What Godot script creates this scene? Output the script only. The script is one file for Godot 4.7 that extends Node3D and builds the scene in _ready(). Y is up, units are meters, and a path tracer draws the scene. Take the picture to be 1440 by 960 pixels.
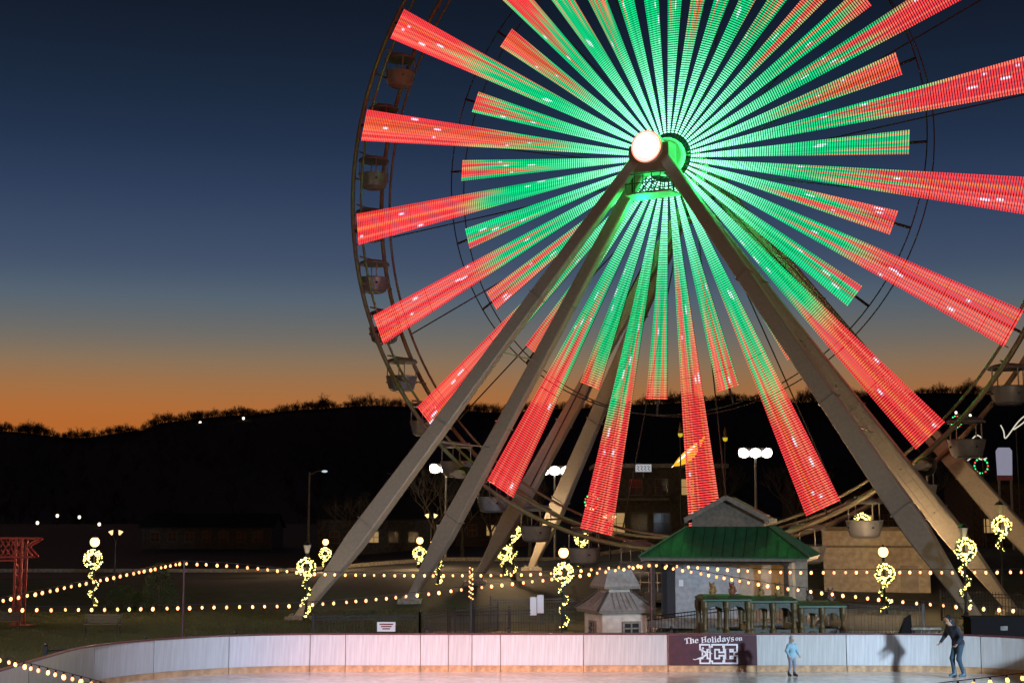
extends Node3D
# Ferris wheel with LED spokes widened to their light trails, behind a skating rink at dusk. World: x right, y up, camera looks along -z. D below is distance along -z.

const F := 2110.0          # focal length in pixels of the 1440 x 960 photograph
const PITCH := 0.12
const EYE := 4.4
const WHEEL_YAW := 0.519
const HUB := Vector3(8.47, 24.1, -79.8)
const R_LONG := 21.0
const R_SHORT := 13.25
const PHI0 := 149.44
const HALF := 0.047        # half the angle swept by a turning spoke's lights, spanned by its frame, radians
var U := Vector3(cos(WHEEL_YAW), 0, sin(WHEEL_YAW))     # along the wheel plane, to the right
var N := Vector3(-sin(WHEEL_YAW), 0, cos(WHEEL_YAW))    # along the axle, towards the rink
var rng := RandomNumberGenerator.new()
var used := {}
var M := {}
var noises := {}

# ---------------------------------------------------------------- mesh helper
class MB:
	var v := PackedVector3Array()
	var n := PackedVector3Array()
	var t := PackedVector2Array()
	var c := PackedColorArray()
	var col := Color(1, 1, 1)
	func vert(p: Vector3, nn: Vector3, uv := Vector2.ZERO) -> void:
		v.append(p); n.append(nn); t.append(uv); c.append(col)
	func tri(a: Vector3, b: Vector3, cc: Vector3) -> void:      # counter-clockwise seen from outside
		var nn := (b - a).cross(cc - a).normalized()
		vert(a, nn); vert(cc, nn); vert(b, nn)
	func quad(a: Vector3, b: Vector3, cc: Vector3, d: Vector3) -> void:
		var nn := (cc - a).cross(d - b).normalized()
		vert(a, nn, Vector2(0, 1)); vert(cc, nn, Vector2(1, 0)); vert(b, nn, Vector2(1, 1))
		vert(a, nn, Vector2(0, 1)); vert(d, nn, Vector2(0, 0)); vert(cc, nn, Vector2(1, 0))
	func hexa(p: Array) -> void:    # 0-3 lower ring, 4-7 upper ring, both counter-clockwise seen from above
		quad(p[3], p[2], p[1], p[0]); quad(p[4], p[5], p[6], p[7])
		for i in 4:
			var j := (i + 1) % 4
			quad(p[i], p[j], p[4 + j], p[4 + i])
	func box(tr: Transform3D, s: Vector3) -> void:
		var h := s * 0.5
		var p := []
		for y in [-h.y, h.y]:
			for q in [[-1, 1], [1, 1], [1, -1], [-1, -1]]:
				p.append(tr * Vector3(q[0] * h.x, y, q[1] * h.z))
		hexa(p)
	func bx(x: float, y: float, z: float, sx: float, sy: float, sz: float) -> void:
		box(Transform3D(Basis(), Vector3(x, y, z)), Vector3(sx, sy, sz))
	func taper(x: float, z: float, y0: float, y1: float, w0: float, d0: float, w1: float, d1: float) -> void:
		var p := []
		for k in 2:
			var w: float = (w0 if k == 0 else w1) * 0.5
			var d: float = (d0 if k == 0 else d1) * 0.5
			for q in [[-1, 1], [1, 1], [1, -1], [-1, -1]]:
				p.append(Vector3(x + q[0] * w, y0 if k == 0 else y1, z + q[1] * d))
		hexa(p)
	func bar(a: Vector3, b: Vector3, w: float, h: float, up := Vector3.UP) -> void:    # a square bar
		var d := (b - a)
		var l := d.length()
		if l < 1e-6: return
		d /= l
		if absf(d.dot(up)) > 0.99: up = Vector3(0, 0, 1)
		var x := up.cross(d).normalized()
		var y := d.cross(x)
		box(Transform3D(Basis(x, y, d), (a + b) * 0.5), Vector3(w, h, l))
	func tube(pts: Array, rad: Array, sides := 8, closed := false) -> void:
		var m := pts.size()
		var rings := []
		var x := Vector3.ZERO
		for i in m:
			var a: Vector3 = pts[(i - 1 + m) % m] if (i > 0 or closed) else pts[0]
			var b: Vector3 = pts[(i + 1) % m] if (i < m - 1 or closed) else pts[m - 1]
			var d := (b - a).normalized()
			if x == Vector3.ZERO:
				x = d.cross(Vector3.UP if absf(d.y) < 0.9 else Vector3.RIGHT).normalized()
			else:
				x = (x - d * x.dot(d)).normalized()
			var y := d.cross(x)
			var ring := []
			for k in sides:
				var an := TAU * k / sides
				ring.append(x * cos(an) + y * sin(an))
			rings.append(ring)
		var last := m if closed else m - 1
		for i in last:
			var j := (i + 1) % m
			var pa: Vector3 = pts[i]
			var pb: Vector3 = pts[j]
			var ra: float = rad[mini(i, rad.size() - 1)]
			var rb: float = rad[mini(j, rad.size() - 1)]
			for k in sides:
				var l := (k + 1) % sides
				var na: Vector3 = rings[i][k]
				var nb: Vector3 = rings[i][l]
				var nc: Vector3 = rings[j][l]
				var nd: Vector3 = rings[j][k]
				vert(pa + na * ra, na); vert(pb + nc * rb, nc); vert(pa + nb * ra, nb)
				vert(pa + na * ra, na); vert(pb + nd * rb, nd); vert(pb + nc * rb, nc)
		if not closed:
			for e in [0, m - 1]:
				var p: Vector3 = pts[e]
				var r: float = rad[mini(e, rad.size() - 1)]
				for k in range(1, sides - 1):
					if e == 0: tri(p + rings[e][0] * r, p + rings[e][k + 1] * r, p + rings[e][k] * r)
					else: tri(p + rings[e][0] * r, p + rings[e][k] * r, p + rings[e][k + 1] * r)
	func lathe(prof: Array, tr: Transform3D, sides := 16, smooth := true) -> void:   # prof: Vector2(radius, height), upwards
		for i in prof.size() - 1:
			var a: Vector2 = prof[i]
			var b: Vector2 = prof[i + 1]
			var nr := Vector2(b.y - a.y, a.x - b.x).normalized()
			for k in sides:
				var a0 := TAU * k / sides
				var a1 := TAU * (k + 1) / sides
				var d0 := Vector3(cos(a0), 0, -sin(a0))
				var d1 := Vector3(cos(a1), 0, -sin(a1))
				var p0 := tr * (d0 * a.x + Vector3.UP * a.y)
				var p1 := tr * (d1 * a.x + Vector3.UP * a.y)
				var p2 := tr * (d1 * b.x + Vector3.UP * b.y)
				var p3 := tr * (d0 * b.x + Vector3.UP * b.y)
				var n0 := (tr.basis * (d0 * nr.x + Vector3.UP * nr.y)).normalized()
				var n1 := (tr.basis * (d1 * nr.x + Vector3.UP * nr.y)).normalized()
				if not smooth:
					n0 = (n0 + n1).normalized(); n1 = n0
				if a.x > 1e-5:
					vert(p0, n0); vert(p2, n1); vert(p1, n1)
				if b.x > 1e-5:
					vert(p0, n0); vert(p3, n0); vert(p2, n1)
	func ball(p: Vector3, r: Vector3, rings := 8, sides := 12) -> void:
		for i in rings:
			var f0 := PI * i / rings - PI / 2
			var f1 := PI * (i + 1) / rings - PI / 2
			for k in sides:
				var a0 := TAU * k / sides
				var a1 := TAU * (k + 1) / sides
				var q := []
				for e in [[f0, a0], [f0, a1], [f1, a1], [f1, a0]]:
					q.append(Vector3(cos(e[0]) * cos(e[1]), sin(e[0]), -cos(e[0]) * sin(e[1])))
				if i > 0:
					vert(p + q[0] * r, q[0]); vert(p + q[2] * r, q[2]); vert(p + q[1] * r, q[1])
				if i < rings - 1:
					vert(p + q[0] * r, q[0]); vert(p + q[3] * r, q[3]); vert(p + q[2] * r, q[2])
	func mesh(colours := false) -> ArrayMesh:
		var a := []
		a.resize(Mesh.ARRAY_MAX)
		a[Mesh.ARRAY_VERTEX] = v
		a[Mesh.ARRAY_NORMAL] = n
		a[Mesh.ARRAY_TEX_UV] = t
		if colours: a[Mesh.ARRAY_COLOR] = c
		var m := ArrayMesh.new()
		m.add_surface_from_arrays(Mesh.PRIMITIVE_TRIANGLES, a)
		return m

# ---------------------------------------------------------------- scene helpers
func numbered(called: String) -> String:
	var k: int = used.get(called, 0)
	used[called] = k + 1
	return called if k == 0 else "%s_%03d" % [called, k]

func tag(o: Node, label: String, category: String, group := "", kind := "") -> void:
	if label: o.set_meta("label", label)
	if category: o.set_meta("category", category)
	if group: o.set_meta("group", group)
	if kind: o.set_meta("kind", kind)

func thing(called: String, label: String, category: String, at := Vector3.ZERO, turn := 0.0, group := "") -> Node3D:
	var o := Node3D.new()
	o.name = numbered(called)
	add_child(o)
	o.position = at
	o.rotation.y = turn
	tag(o, label, category, group)
	return o

func put(called: String, mesh: Mesh, material: Material, parent: Node3D = null, at := Vector3.ZERO) -> MeshInstance3D:
	var o := MeshInstance3D.new()
	o.name = numbered(called) if parent == null else called
	o.mesh = mesh
	o.material_override = material
	(self if parent == null else parent).add_child(o, true)
	o.position = at
	return o

func struct(called: String, mesh: Mesh, material: Material) -> MeshInstance3D:
	var o := put(called, mesh, material)
	o.set_meta("kind", "structure")
	return o

func lin(r: float, g: float, b: float) -> Color:
	return Color(r, g, b).linear_to_srgb()

func noise_tex(freq: float, lo: float, hi: float, octaves := 4) -> NoiseTexture2D:
	var key := "%s %s %s" % [freq, lo, hi]
	if not noises.has(key):
		var n := FastNoiseLite.new()
		n.noise_type = FastNoiseLite.TYPE_SIMPLEX_SMOOTH
		n.seed = noises.size() + 7
		n.frequency = freq
		n.fractal_octaves = octaves
		var g := Gradient.new()
		g.set_color(0, Color(lo, lo, lo)); g.set_color(1, Color(hi, hi, hi))
		var t := NoiseTexture2D.new()
		t.width = 512; t.height = 512; t.seamless = true; t.noise = n; t.color_ramp = g
		noises[key] = t
	return noises[key]

func mat(c: Color, rough := 0.7, metal := 0.0, grain := 0.0, scale := 0.5) -> StandardMaterial3D:
	var m := StandardMaterial3D.new()
	m.albedo_color = c
	m.roughness = rough
	m.metallic = metal
	if grain > 0.0:
		m.albedo_texture = noise_tex(0.012, 1.0 - grain, 1.0, 5)
		m.uv1_triplanar = true
		m.uv1_world_triplanar = true
		m.uv1_scale = Vector3.ONE * scale
	return m

func glow(c: Color, energy: float) -> StandardMaterial3D:
	var m := StandardMaterial3D.new()
	m.albedo_color = Color(0.6, 0.6, 0.6)
	m.emission_enabled = true
	m.emission = c
	m.emission_energy_multiplier = energy
	return m

func P(px: float, py: float, d: float) -> Vector3:     # the point at distance d seen at a pixel of the photograph
	var yc := (480.0 - py) / F
	var zw := cos(PITCH) - yc * sin(PITCH)
	return Vector3((px - 720.0) / F * d / zw, EYE + (yc * cos(PITCH) + sin(PITCH)) * d / zw, -d)

func ss(a: float, b: float, x: float) -> float:
	return smoothstep(a, b, x)

func ground(x: float, d: float) -> float:
	var g := -0.12 - 0.45 * ss(47, 60, d)
	g += 0.75 * ss(3, 11, x) * ss(50, 60, d)
	var back := lerpf(1.0, 1.9, ss(-20, -4, x)) + 0.3 * ss(4, 20, x)
	g += back * ss(79, 99, d + 0.15 * x)
	g += 0.012 * maxf(0, d - 125)
	return g

func on(px: float, d: float) -> Vector3:               # a place on the ground under a pixel column
	var x := (px - 720.0) / F * d
	for i in 2:
		x = (px - 720.0) / F * (d * cos(PITCH) + (ground(x, d) - EYE) * sin(PITCH))
	return Vector3(x, ground(x, d), -d)

func omni(parent: Node3D, at: Vector3, c: Color, energy: float, size: float) -> void:
	var l := OmniLight3D.new()
	l.name = "lamp_light"
	l.light_color = c
	l.light_energy = energy
	l.light_size = size
	l.omni_range = 400
	l.omni_attenuation = 2
	l.shadow_enabled = true
	parent.add_child(l, true)
	l.position = at

# ---------------------------------------------------------------- build
func _ready() -> void:
	rng.seed = 20
	set_view()
	materials()
	terrain()
	hills()
	rink()
	support()
	wheel()
	gondolas()
	lamps()
	strings()
	pavilion()
	buildings()
	park()
	fences()
	small_things()
	trees()
	people()

func set_view() -> void:
	var cam := Camera3D.new()
	cam.name = "camera"
	cam.fov = rad_to_deg(2.0 * atan(480.0 / F))
	cam.position = Vector3(0, EYE, 0)
	cam.rotation.x = PITCH
	cam.near = 0.2
	cam.far = 6000
	add_child(cam)
	cam.current = true
	# dusk sky: an afterglow along the horizon, deep blue above, fading away from where the sun went down
	var stops := [[0.0, 182, 100, 42], [3.7, 180, 104, 48], [4.25, 176, 108, 56], [5.1, 160, 112, 71], [6.0, 138, 114, 89], [6.95, 112, 108, 102], [8.4, 85, 99, 113], [9.6, 68, 83, 106], [11.2, 56, 72, 99], [12.6, 46, 62, 90], [14.4, 35, 50, 75], [16.1, 28, 42, 63], [17.8, 23, 34, 52], [19.3, 19, 28, 43], [30.0, 10, 15, 27], [90.0, 6, 9, 17]]
	var w := 256
	var h := 720
	var im := Image.create(w, h, false, Image.FORMAT_RGBF)
	for y in h:
		var el := 90.0 - 180.0 * (y + 0.5) / h
		var c := Color(stops[0][1] / 255.0, stops[0][2] / 255.0, stops[0][3] / 255.0)
		for k in stops.size() - 1:
			if el >= stops[k][0]:
				var f := clampf((el - stops[k][0]) / (stops[k + 1][0] - stops[k][0]), 0, 1)
				var ca := Color(stops[k][1] / 255.0, stops[k][2] / 255.0, stops[k][3] / 255.0)
				var cb := Color(stops[k + 1][1] / 255.0, stops[k + 1][2] / 255.0, stops[k + 1][3] / 255.0)
				c = ca.lerp(cb, f)
		c = c.srgb_to_linear()
		for x in w:
			var az := ((x + 0.5) / w - 0.5) * 360.0 + 200.0
			var g := 0.62 + 0.38 * cos(deg_to_rad(az))
			im.set_pixel(x, y, Color(c.r * g, c.g * g, c.b * (g * 0.8 + 0.2)))
	var pan := PanoramaSkyMaterial.new()
	pan.panorama = ImageTexture.create_from_image(im)
	var sky := Sky.new()
	sky.sky_material = pan
	var env := Environment.new()
	env.background_mode = Environment.BG_SKY
	env.sky = sky
	env.tonemap_mode = Environment.TONE_MAPPER_LINEAR
	env.tonemap_exposure = 1.0
	env.sdfgi_enabled = true
	env.ssao_enabled = true
	env.ssil_enabled = true
	var we := WorldEnvironment.new()
	we.name = "world_environment"
	we.environment = env
	add_child(we)
	var sun := DirectionalLight3D.new()      # the last of the afterglow; the sun itself has set behind the ridge
	sun.name = "sun"
	sun.light_color = Color(1.0, 0.62, 0.35)
	sun.light_energy = 0.015
	sun.light_angular_distance = 20
	sun.shadow_enabled = true
	sun.rotation_degrees = Vector3(-7, 180 + 18, 0)
	add_child(sun)
	# unseen floodlights outside the frame, placed to light the boards and ice: one low at the right beyond the boards, two on the near side
	floodlight(Vector3(26, 6.0, -20), Vector3(10, 0.3, -45), Color(0.80, 0.90, 1.0), 1500.0, 30.0, "unseen cool white rink floodlight on a pole right of the rink")
	floodlight(Vector3(-15, 12.0, -17), Vector3(-9, 0.3, -42), Color(0.82, 0.85, 1.0), 950.0, 24.0, "unseen pale lavender rink floodlight on a pole left of the rink")
	floodlight(Vector3(-3, 16.0, -7), Vector3(-1.0, 0.0, -43), Color(1.0, 0.66, 0.54), 1850.0, 11.0, "unseen pink rink floodlight on a pole at the near side of the rink")
	# two unseen warm lamps on poles beside the rink, also outside the frame, placed to light the lawn and the fronts of the wheel's legs
	unseen_area_lamp(Vector3(-25, 8.0, -47), 170.0, "unseen warm area lamp on a tall pole left of the rink")
	unseen_area_lamp(Vector3(27, 8.0, -47.5), 100.0, "unseen warm area lamp on a tall pole right of the rink")

func unseen_area_lamp(at: Vector3, energy: float, label: String) -> void:
	var o := thing("unseen_area_lamp", label, "area lamp", Vector3(at.x, -0.12, at.z))
	var steel := mat(lin(0.3, 0.3, 0.3), 0.5, 0.6)
	var b := MB.new()
	b.tube([Vector3(0, 0, 0), Vector3(0, at.y - 0.2, 0)], [0.1, 0.07], 10)
	b.lathe([Vector2(0.0, at.y + 0.22), Vector2(0.3, at.y + 0.2), Vector2(0.1, at.y + 0.36), Vector2(0.0, at.y + 0.38)], Transform3D(), 14)
	put("pole", b.mesh(), steel, o)
	b = MB.new()
	b.ball(Vector3(0, at.y, 0), Vector3(0.22, 0.2, 0.22), 8, 14)
	put("lamp_globe", b.mesh(), glow(Color(1.0, 0.8, 0.58), 8.0), o)
	omni(o, Vector3(0, at.y, 0), Color(1.0, 0.86, 0.68), energy, 0.2)

func floodlight(at: Vector3, to: Vector3, c: Color, energy: float, angle: float, label: String) -> void:
	var o := thing("unseen_floodlight_pole", label, "floodlight", Vector3(at.x, -0.12, at.z))
	var steel := mat(lin(0.3, 0.3, 0.3), 0.5, 0.6)
	var b := MB.new()
	var top := at.y + 0.12
	b.tube([Vector3(0, 0, 0), Vector3(0, top - 0.3, 0)], [0.09, 0.06], 10)
	put("pole", b.mesh(), steel, o)
	var q := Basis.looking_at((to - at).normalized())
	b = MB.new()
	b.box(Transform3D(q, Vector3(0, top, 0) - q.z * -0.1), Vector3(0.5, 0.36, 0.16))
	put("housing", b.mesh(), steel, o)
	b = MB.new()
	b.box(Transform3D(q, Vector3(0, top, 0) - q.z * -0.01), Vector3(0.44, 0.3, 0.01))
	put("light_panel", b.mesh(), glow(c, 6.0), o)
	var l := SpotLight3D.new()
	l.name = "unseen_floodlight_light"
	l.light_color = c
	l.light_energy = energy
	l.light_size = 0.8
	l.spot_angle = angle
	l.spot_angle_attenuation = 1.0
	l.spot_range = 200
	l.spot_attenuation = 2
	l.shadow_enabled = true
	o.add_child(l)
	l.position = Vector3(0, top, 0) - q.z * 0.05
	l.basis = q

func materials() -> void:
	M.cream = mat(lin(0.30, 0.275, 0.235), 0.5, 0.0, 0.14, 0.7)
	M.steel = mat(lin(0.30, 0.28, 0.26), 0.5, 0.3, 0.2, 0.3)
	M.rim = mat(lin(0.22, 0.18, 0.13), 0.5, 0.2, 0.25, 0.3)
	M.dark = mat(lin(0.03, 0.03, 0.032), 0.5, 0.3, 0.3, 0.8)
	M.iron = mat(lin(0.016, 0.016, 0.017), 0.45, 0.4)
	M.grass = mat(lin(0.072, 0.062, 0.026), 0.95, 0.0, 0.75, 0.12)
	M.grass.detail_enabled = true
	M.grass.detail_blend_mode = BaseMaterial3D.BLEND_MODE_MUL
	M.grass.detail_albedo = noise_tex(0.06, 0.35, 1.0, 4)
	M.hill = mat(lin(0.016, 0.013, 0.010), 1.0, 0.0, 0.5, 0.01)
	M.bark = mat(lin(0.05, 0.04, 0.03), 0.95)
	M.paving = mat(lin(0.24, 0.20, 0.15), 0.85, 0.0, 0.5, 0.35)
	M.asphalt = mat(lin(0.045, 0.042, 0.04), 0.85, 0.0, 0.5, 0.3)
	M.concrete = mat(lin(0.32, 0.29, 0.25), 0.85, 0.0, 0.4, 0.5)
	M.board = []
	for k in 4:
		var m := mat(lin(0.58 - 0.025 * k, 0.565 - 0.025 * k, 0.555 - 0.03 * k), 0.42, 0.0, 0.13, 0.55)
		m.uv1_scale = Vector3(2.2, 0.16, 2.2)
		M.board.append(m)
	M.kick = mat(lin(0.66, 0.38, 0.18), 0.5, 0.0, 0.35, 0.6)
	M.maroon = mat(lin(0.07, 0.012, 0.022), 0.45, 0.0, 0.25, 0.5)
	M.cap = mat(lin(0.09, 0.02, 0.025), 0.4)
	M.white = mat(lin(0.72, 0.70, 0.70), 0.6)
	M.green_roof = mat(lin(0.026, 0.115, 0.044), 0.5, 0.2, 0.35, 0.4)
	M.stucco = mat(lin(0.50, 0.45, 0.36), 0.85, 0.0, 0.25, 0.4)
	M.pine = mat(lin(0.025, 0.06, 0.018), 0.9)
	M.red = mat(lin(0.27, 0.014, 0.014), 0.5, 0.2, 0.3, 0.4)
	M.glass = mat(lin(0.02, 0.022, 0.025), 0.08, 0.0)
	M.bulb = glow(Color(1.0, 0.62, 0.30), 3.6)
	M.bulbs = [glow(Color(1.0, 0.60, 0.28), 2.4), glow(Color(1.0, 0.62, 0.30), 3.4), glow(Color(1.0, 0.66, 0.34), 4.6), glow(Color(1.0, 0.64, 0.32), 6.0)]
	M.fairy = glow(Color(1.0, 0.90, 0.48), 6.0)
	M.trim = mat(lin(0.20, 0.17, 0.13), 0.7, 0.0, 0.3, 0.6)
	M.tan = mat(lin(0.17, 0.145, 0.11), 0.85, 0.0, 0.3, 0.6)
	M.pale_wall = mat(lin(0.40, 0.41, 0.42), 0.8, 0.0, 0.2, 0.6)
	M.matte_black = mat(lin(0.012, 0.011, 0.011), 1.0)
	M.matte_black.metallic_specular = 0.1
	M.wood = mat(lin(0.07, 0.045, 0.025), 0.7, 0.0, 0.4, 0.8)
	M.shingle = mat(lin(0.04, 0.038, 0.036), 0.9, 0.0, 0.5, 0.5)
	M.tin = mat(lin(0.32, 0.30, 0.26), 0.55, 0.1, 0.3, 0.8)
	M.dark_tin = mat(lin(0.05, 0.045, 0.04), 0.6)
	M.bench_wood = mat(lin(0.035, 0.028, 0.022), 0.35)
	M.lit_window = glow(Color(1.0, 0.8, 0.5), 0.35)
	M.gondola = mat(lin(0.17, 0.18, 0.21), 0.4, 0.1, 0.2, 0.5)
	var fb := MB.new()
	fb.ball(Vector3.ZERO, Vector3.ONE * 0.026, 4, 6)
	M.fairy_mesh = fb.mesh()
	M.globe = glow(Color(1.0, 0.76, 0.48), 4.0)
	M.flood = glow(Color(1.0, 0.97, 0.92), 14.0)

# ---------------------------------------------------------------- land
func sheet(xs: Array, ds: Array, lift: float, hole := false) -> ArrayMesh:
	var st := SurfaceTool.new()
	st.begin(Mesh.PRIMITIVE_TRIANGLES)
	st.set_smooth_group(0)
	for i in xs.size() - 1:
		for j in ds.size() - 1:
			var p := []
			for q in [[i, j], [i + 1, j], [i + 1, j + 1], [i, j + 1]]:
				p.append(Vector3(xs[q[0]], ground(xs[q[0]], ds[q[1]]) + lift, -ds[q[1]]))
			for k in [0, 2, 1, 0, 3, 2]:
				st.set_uv(Vector2(p[k].x, p[k].z))
				st.set_uv2(Vector2(p[k].x, p[k].z) * 0.9)
				st.add_vertex(p[k])
	st.generate_normals()
	return st.commit()

func steps(a: float, b: float, n: int) -> Array:
	var o := []
	for i in n + 1: o.append(a + (b - a) * i / n)
	return o

func terrain() -> void:
	var xs := steps(-300, -60, 12) + steps(-56, 56, 56) + steps(60, 300, 12)
	var ds := steps(-30, 40, 7) + steps(42, 130, 44) + steps(136, 420, 20)
	struct("ground", sheet(xs, ds, 0.0), M.grass)
	# the road behind the park with a low pale strip in place of the white streaks along it, and the car park under the lights
	struct("road", sheet(steps(-120, 70, 48), steps(108, 121, 8), 0.02), M.asphalt)
	struct("car_park", sheet(steps(-16, 60, 24), steps(126, 160, 8), 0.02), M.asphalt)
	var k := MB.new()
	for i in 96:
		var x0 := -120.0 + i * 1.6
		k.hexa([Vector3(x0, ground(x0, 121.0) - 0.1, -121.0), Vector3(x0 + 1.59, ground(x0 + 1.6, 121.0) - 0.1, -121.0), Vector3(x0 + 1.59, ground(x0 + 1.6, 121.0) - 0.1, -121.3), Vector3(x0, ground(x0, 121.0) - 0.1, -121.3),
			Vector3(x0, ground(x0, 121.0) + 0.3, -121.0), Vector3(x0 + 1.59, ground(x0 + 1.6, 121.0) + 0.3, -121.0), Vector3(x0 + 1.59, ground(x0 + 1.6, 121.0) + 0.3, -121.3), Vector3(x0, ground(x0, 121.0) + 0.3, -121.3)])
	struct("pale_road_strip", k.mesh(), M.concrete)
	# walks round the pavilion and the wheel
	struct("path", sheet(steps(-3.6, 8.6, 16), steps(60, 70, 12), 0.012), M.paving)
	struct("plaza", sheet(steps(5.2, 34, 24), steps(51, 59.5, 10), 0.016), M.paving)
	struct("wheel_apron", sheet(steps(-12, 30, 24), steps(76, 104, 20), 0.008), M.asphalt)
	# slabs set in the lawn before the pavilion
	var slab := MB.new()
	slab.taper(0, 0, -0.05, 0.03, 0.78, 0.46, 0.76, 0.44)
	var sm := slab.mesh()
	var pl: Node3D = get_node("plaza")
	for i in 11:
		for j in 3:
			var x := 5.6 + i * 0.86 + rng.randf_range(-0.02, 0.02)
			var d := 50.0 - j * 0.62
			put("slab", sm, M.concrete, pl, Vector3(x, ground(x, d), -d))

func ridge_y(px: float) -> float:
	var pts := [[-700, 600], [0, 606], [110, 616], [190, 606], [240, 592], [330, 584], [440, 575], [520, 570], [600, 572], [700, 580], [800, 574], [920, 568], [1020, 562], [1120, 566], [1230, 556], [1320, 552], [1440, 556], [2100, 548]]
	for i in pts.size() - 1:
		if px <= pts[i + 1][0]:
			var f: float = (px - pts[i][0]) / float(pts[i + 1][0] - pts[i][0])
			return lerpf(pts[i][1], pts[i + 1][1], f * f * (3 - 2 * f))
	return pts[-1][1]

func hill_point(px: float, f: float) -> Vector3:      # f 0 at the foot, 1 on the ridge, past 1 behind it
	var d := lerpf(300.0, 1150.0, f)
	var top := P(px, ridge_y(px), 1150.0)
	var x := top.x / 1150.0 * d
	var y0 := -3.0
	var g := clampf(f, 0, 1)
	var h := lerpf(y0, top.y, g * g * (1.6 - 0.6 * g))
	if f > 1.0: h = top.y - (f - 1.0) * 160.0
	return Vector3(x, h + (sin(px * 0.013 + f * 9.0) * 2.0 if f < 0.95 else 0.0), -d)

func hills() -> void:
	var st := SurfaceTool.new()
	st.begin(Mesh.PRIMITIVE_TRIANGLES)
	st.set_smooth_group(0)
	for i in 112:
		for j in 14:
			var p := []
			for q in [[i, j], [i + 1, j], [i + 1, j + 1], [i, j + 1]]:
				p.append(hill_point(-700.0 + q[0] * 25.0, q[1] / 11.0))
			for k in [0, 2, 1, 0, 3, 2]: st.add_vertex(p[k])
	st.generate_normals()
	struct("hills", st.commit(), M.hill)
	for v in 3:
		var mm := MultiMesh.new()
		mm.transform_format = MultiMesh.TRANSFORM_3D
		mm.mesh = bare_tree(40 + v, 9.0, 5, 3)
		var list := []
		for i in 1500:
			var f := 1.0 + rng.randf_range(-0.035, 0.02) if i < 1050 else rng.randf_range(0.15, 0.97)
			var px := rng.randf_range(-120, 1560)
			var p := hill_point(px, f)
			var clump := sin(px * 0.045) * sin(px * 0.017 + 1.0) + 0.6 * sin(px * 0.11 + 2.0)
			var s := rng.randf_range(0.5, 1.15) * (0.92 + 0.24 * clump)
			if rng.randf() < 0.08: s *= 1.35
			list.append(Transform3D(Basis(Vector3.UP, rng.randf() * TAU).scaled(Vector3(s * 1.15, s, s * 1.15)), p - Vector3(0, 1.4, 0)))
		mm.instance_count = list.size()
		for i in list.size(): mm.set_instance_transform(i, list[i])
		var o := MultiMeshInstance3D.new()
		o.name = numbered("woodland")
		o.multimesh = mm
		o.material_override = M.bark
		add_child(o)
		tag(o, "dark leafless woodland covering the far ridge under the sunset", "woodland", "woods on the far ridge", "stuff")
	# lit houses far up the slope, one lamp each
	var spots := [[281, 594, 0.96, "left of the others on the ridge"], [342, 588, 0.94, "just under the ridge left of the street light"], [470, 580, 0.95, "near the ridge beside the wheel"], [52, 735, 0.05, "lowest at the far left"], [80, 725, 0.1, "above the red truss"], [111, 727, 0.12, "brightest above the globe lamp"], [139, 737, 0.06, "right of the brightest one"], [1345, 580, 0.8, "on the right hill beside the rim"], [1365, 584, 0.75, "second on the right hill"], [1219, 622, 0.5, "between the two right legs"]]
	for s in spots:
		var d := lerpf(300.0, 1150.0, s[2])
		var o := thing("house_lamp", "tiny white hillside light, " + s[3], "light", P(s[0], s[1], d), 0, "house lights on the hillside")
		var b := MB.new()
		b.lathe([Vector2(0.0, -0.5), Vector2(0.3, -0.35), Vector2(0.42, 0), Vector2(0.3, 0.35), Vector2(0, 0.45)], Transform3D(Basis().scaled(Vector3.ONE * (d / 520.0 + 0.25)), Vector3.ZERO), 8)
		put("lamp", b.mesh(), glow(Color(1, 0.92, 0.8), 2.2), o)
		b = MB.new()
		b.tube([Vector3(0, -0.4, 0), Vector3(0, -5.0, 0)], [0.1], 5)
		put("pole", b.mesh(), M.dark, o)

func branch(b: MB, r: RandomNumberGenerator, p: Vector3, d: Vector3, l: float, w: float, depth: int, sides: int) -> void:
	var mid := p + d * l * 0.5 + Vector3(r.randf_range(-1, 1), r.randf_range(-0.3, 0.5), r.randf_range(-1, 1)) * l * 0.08
	var e := p + d * l
	b.tube([p, mid, e], [w, w * 0.82, w * 0.62], sides)
	if depth == 0: return
	var kids := 3 if depth > 1 else 4
	for i in kids:
		var side := Vector3(r.randf_range(-1, 1), r.randf_range(-0.2, 0.8), r.randf_range(-1, 1)).normalized()
		var nd := (d * 0.75 + side * 0.75 + Vector3.UP * 0.12).normalized()
		branch(b, r, p.lerp(e, r.randf_range(0.55, 1.0)) if i else e, nd, l * r.randf_range(0.58, 0.8), w * 0.58, depth - 1, sides)

func bare_tree(sd: int, h: float, depth: int, sides: int) -> ArrayMesh:
	var r := RandomNumberGenerator.new()
	r.seed = sd
	var b := MB.new()
	branch(b, r, Vector3.ZERO, Vector3(0.03, 1, 0.02).normalized(), h * 0.33, h * 0.022, depth, sides)
	return b.mesh()

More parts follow.
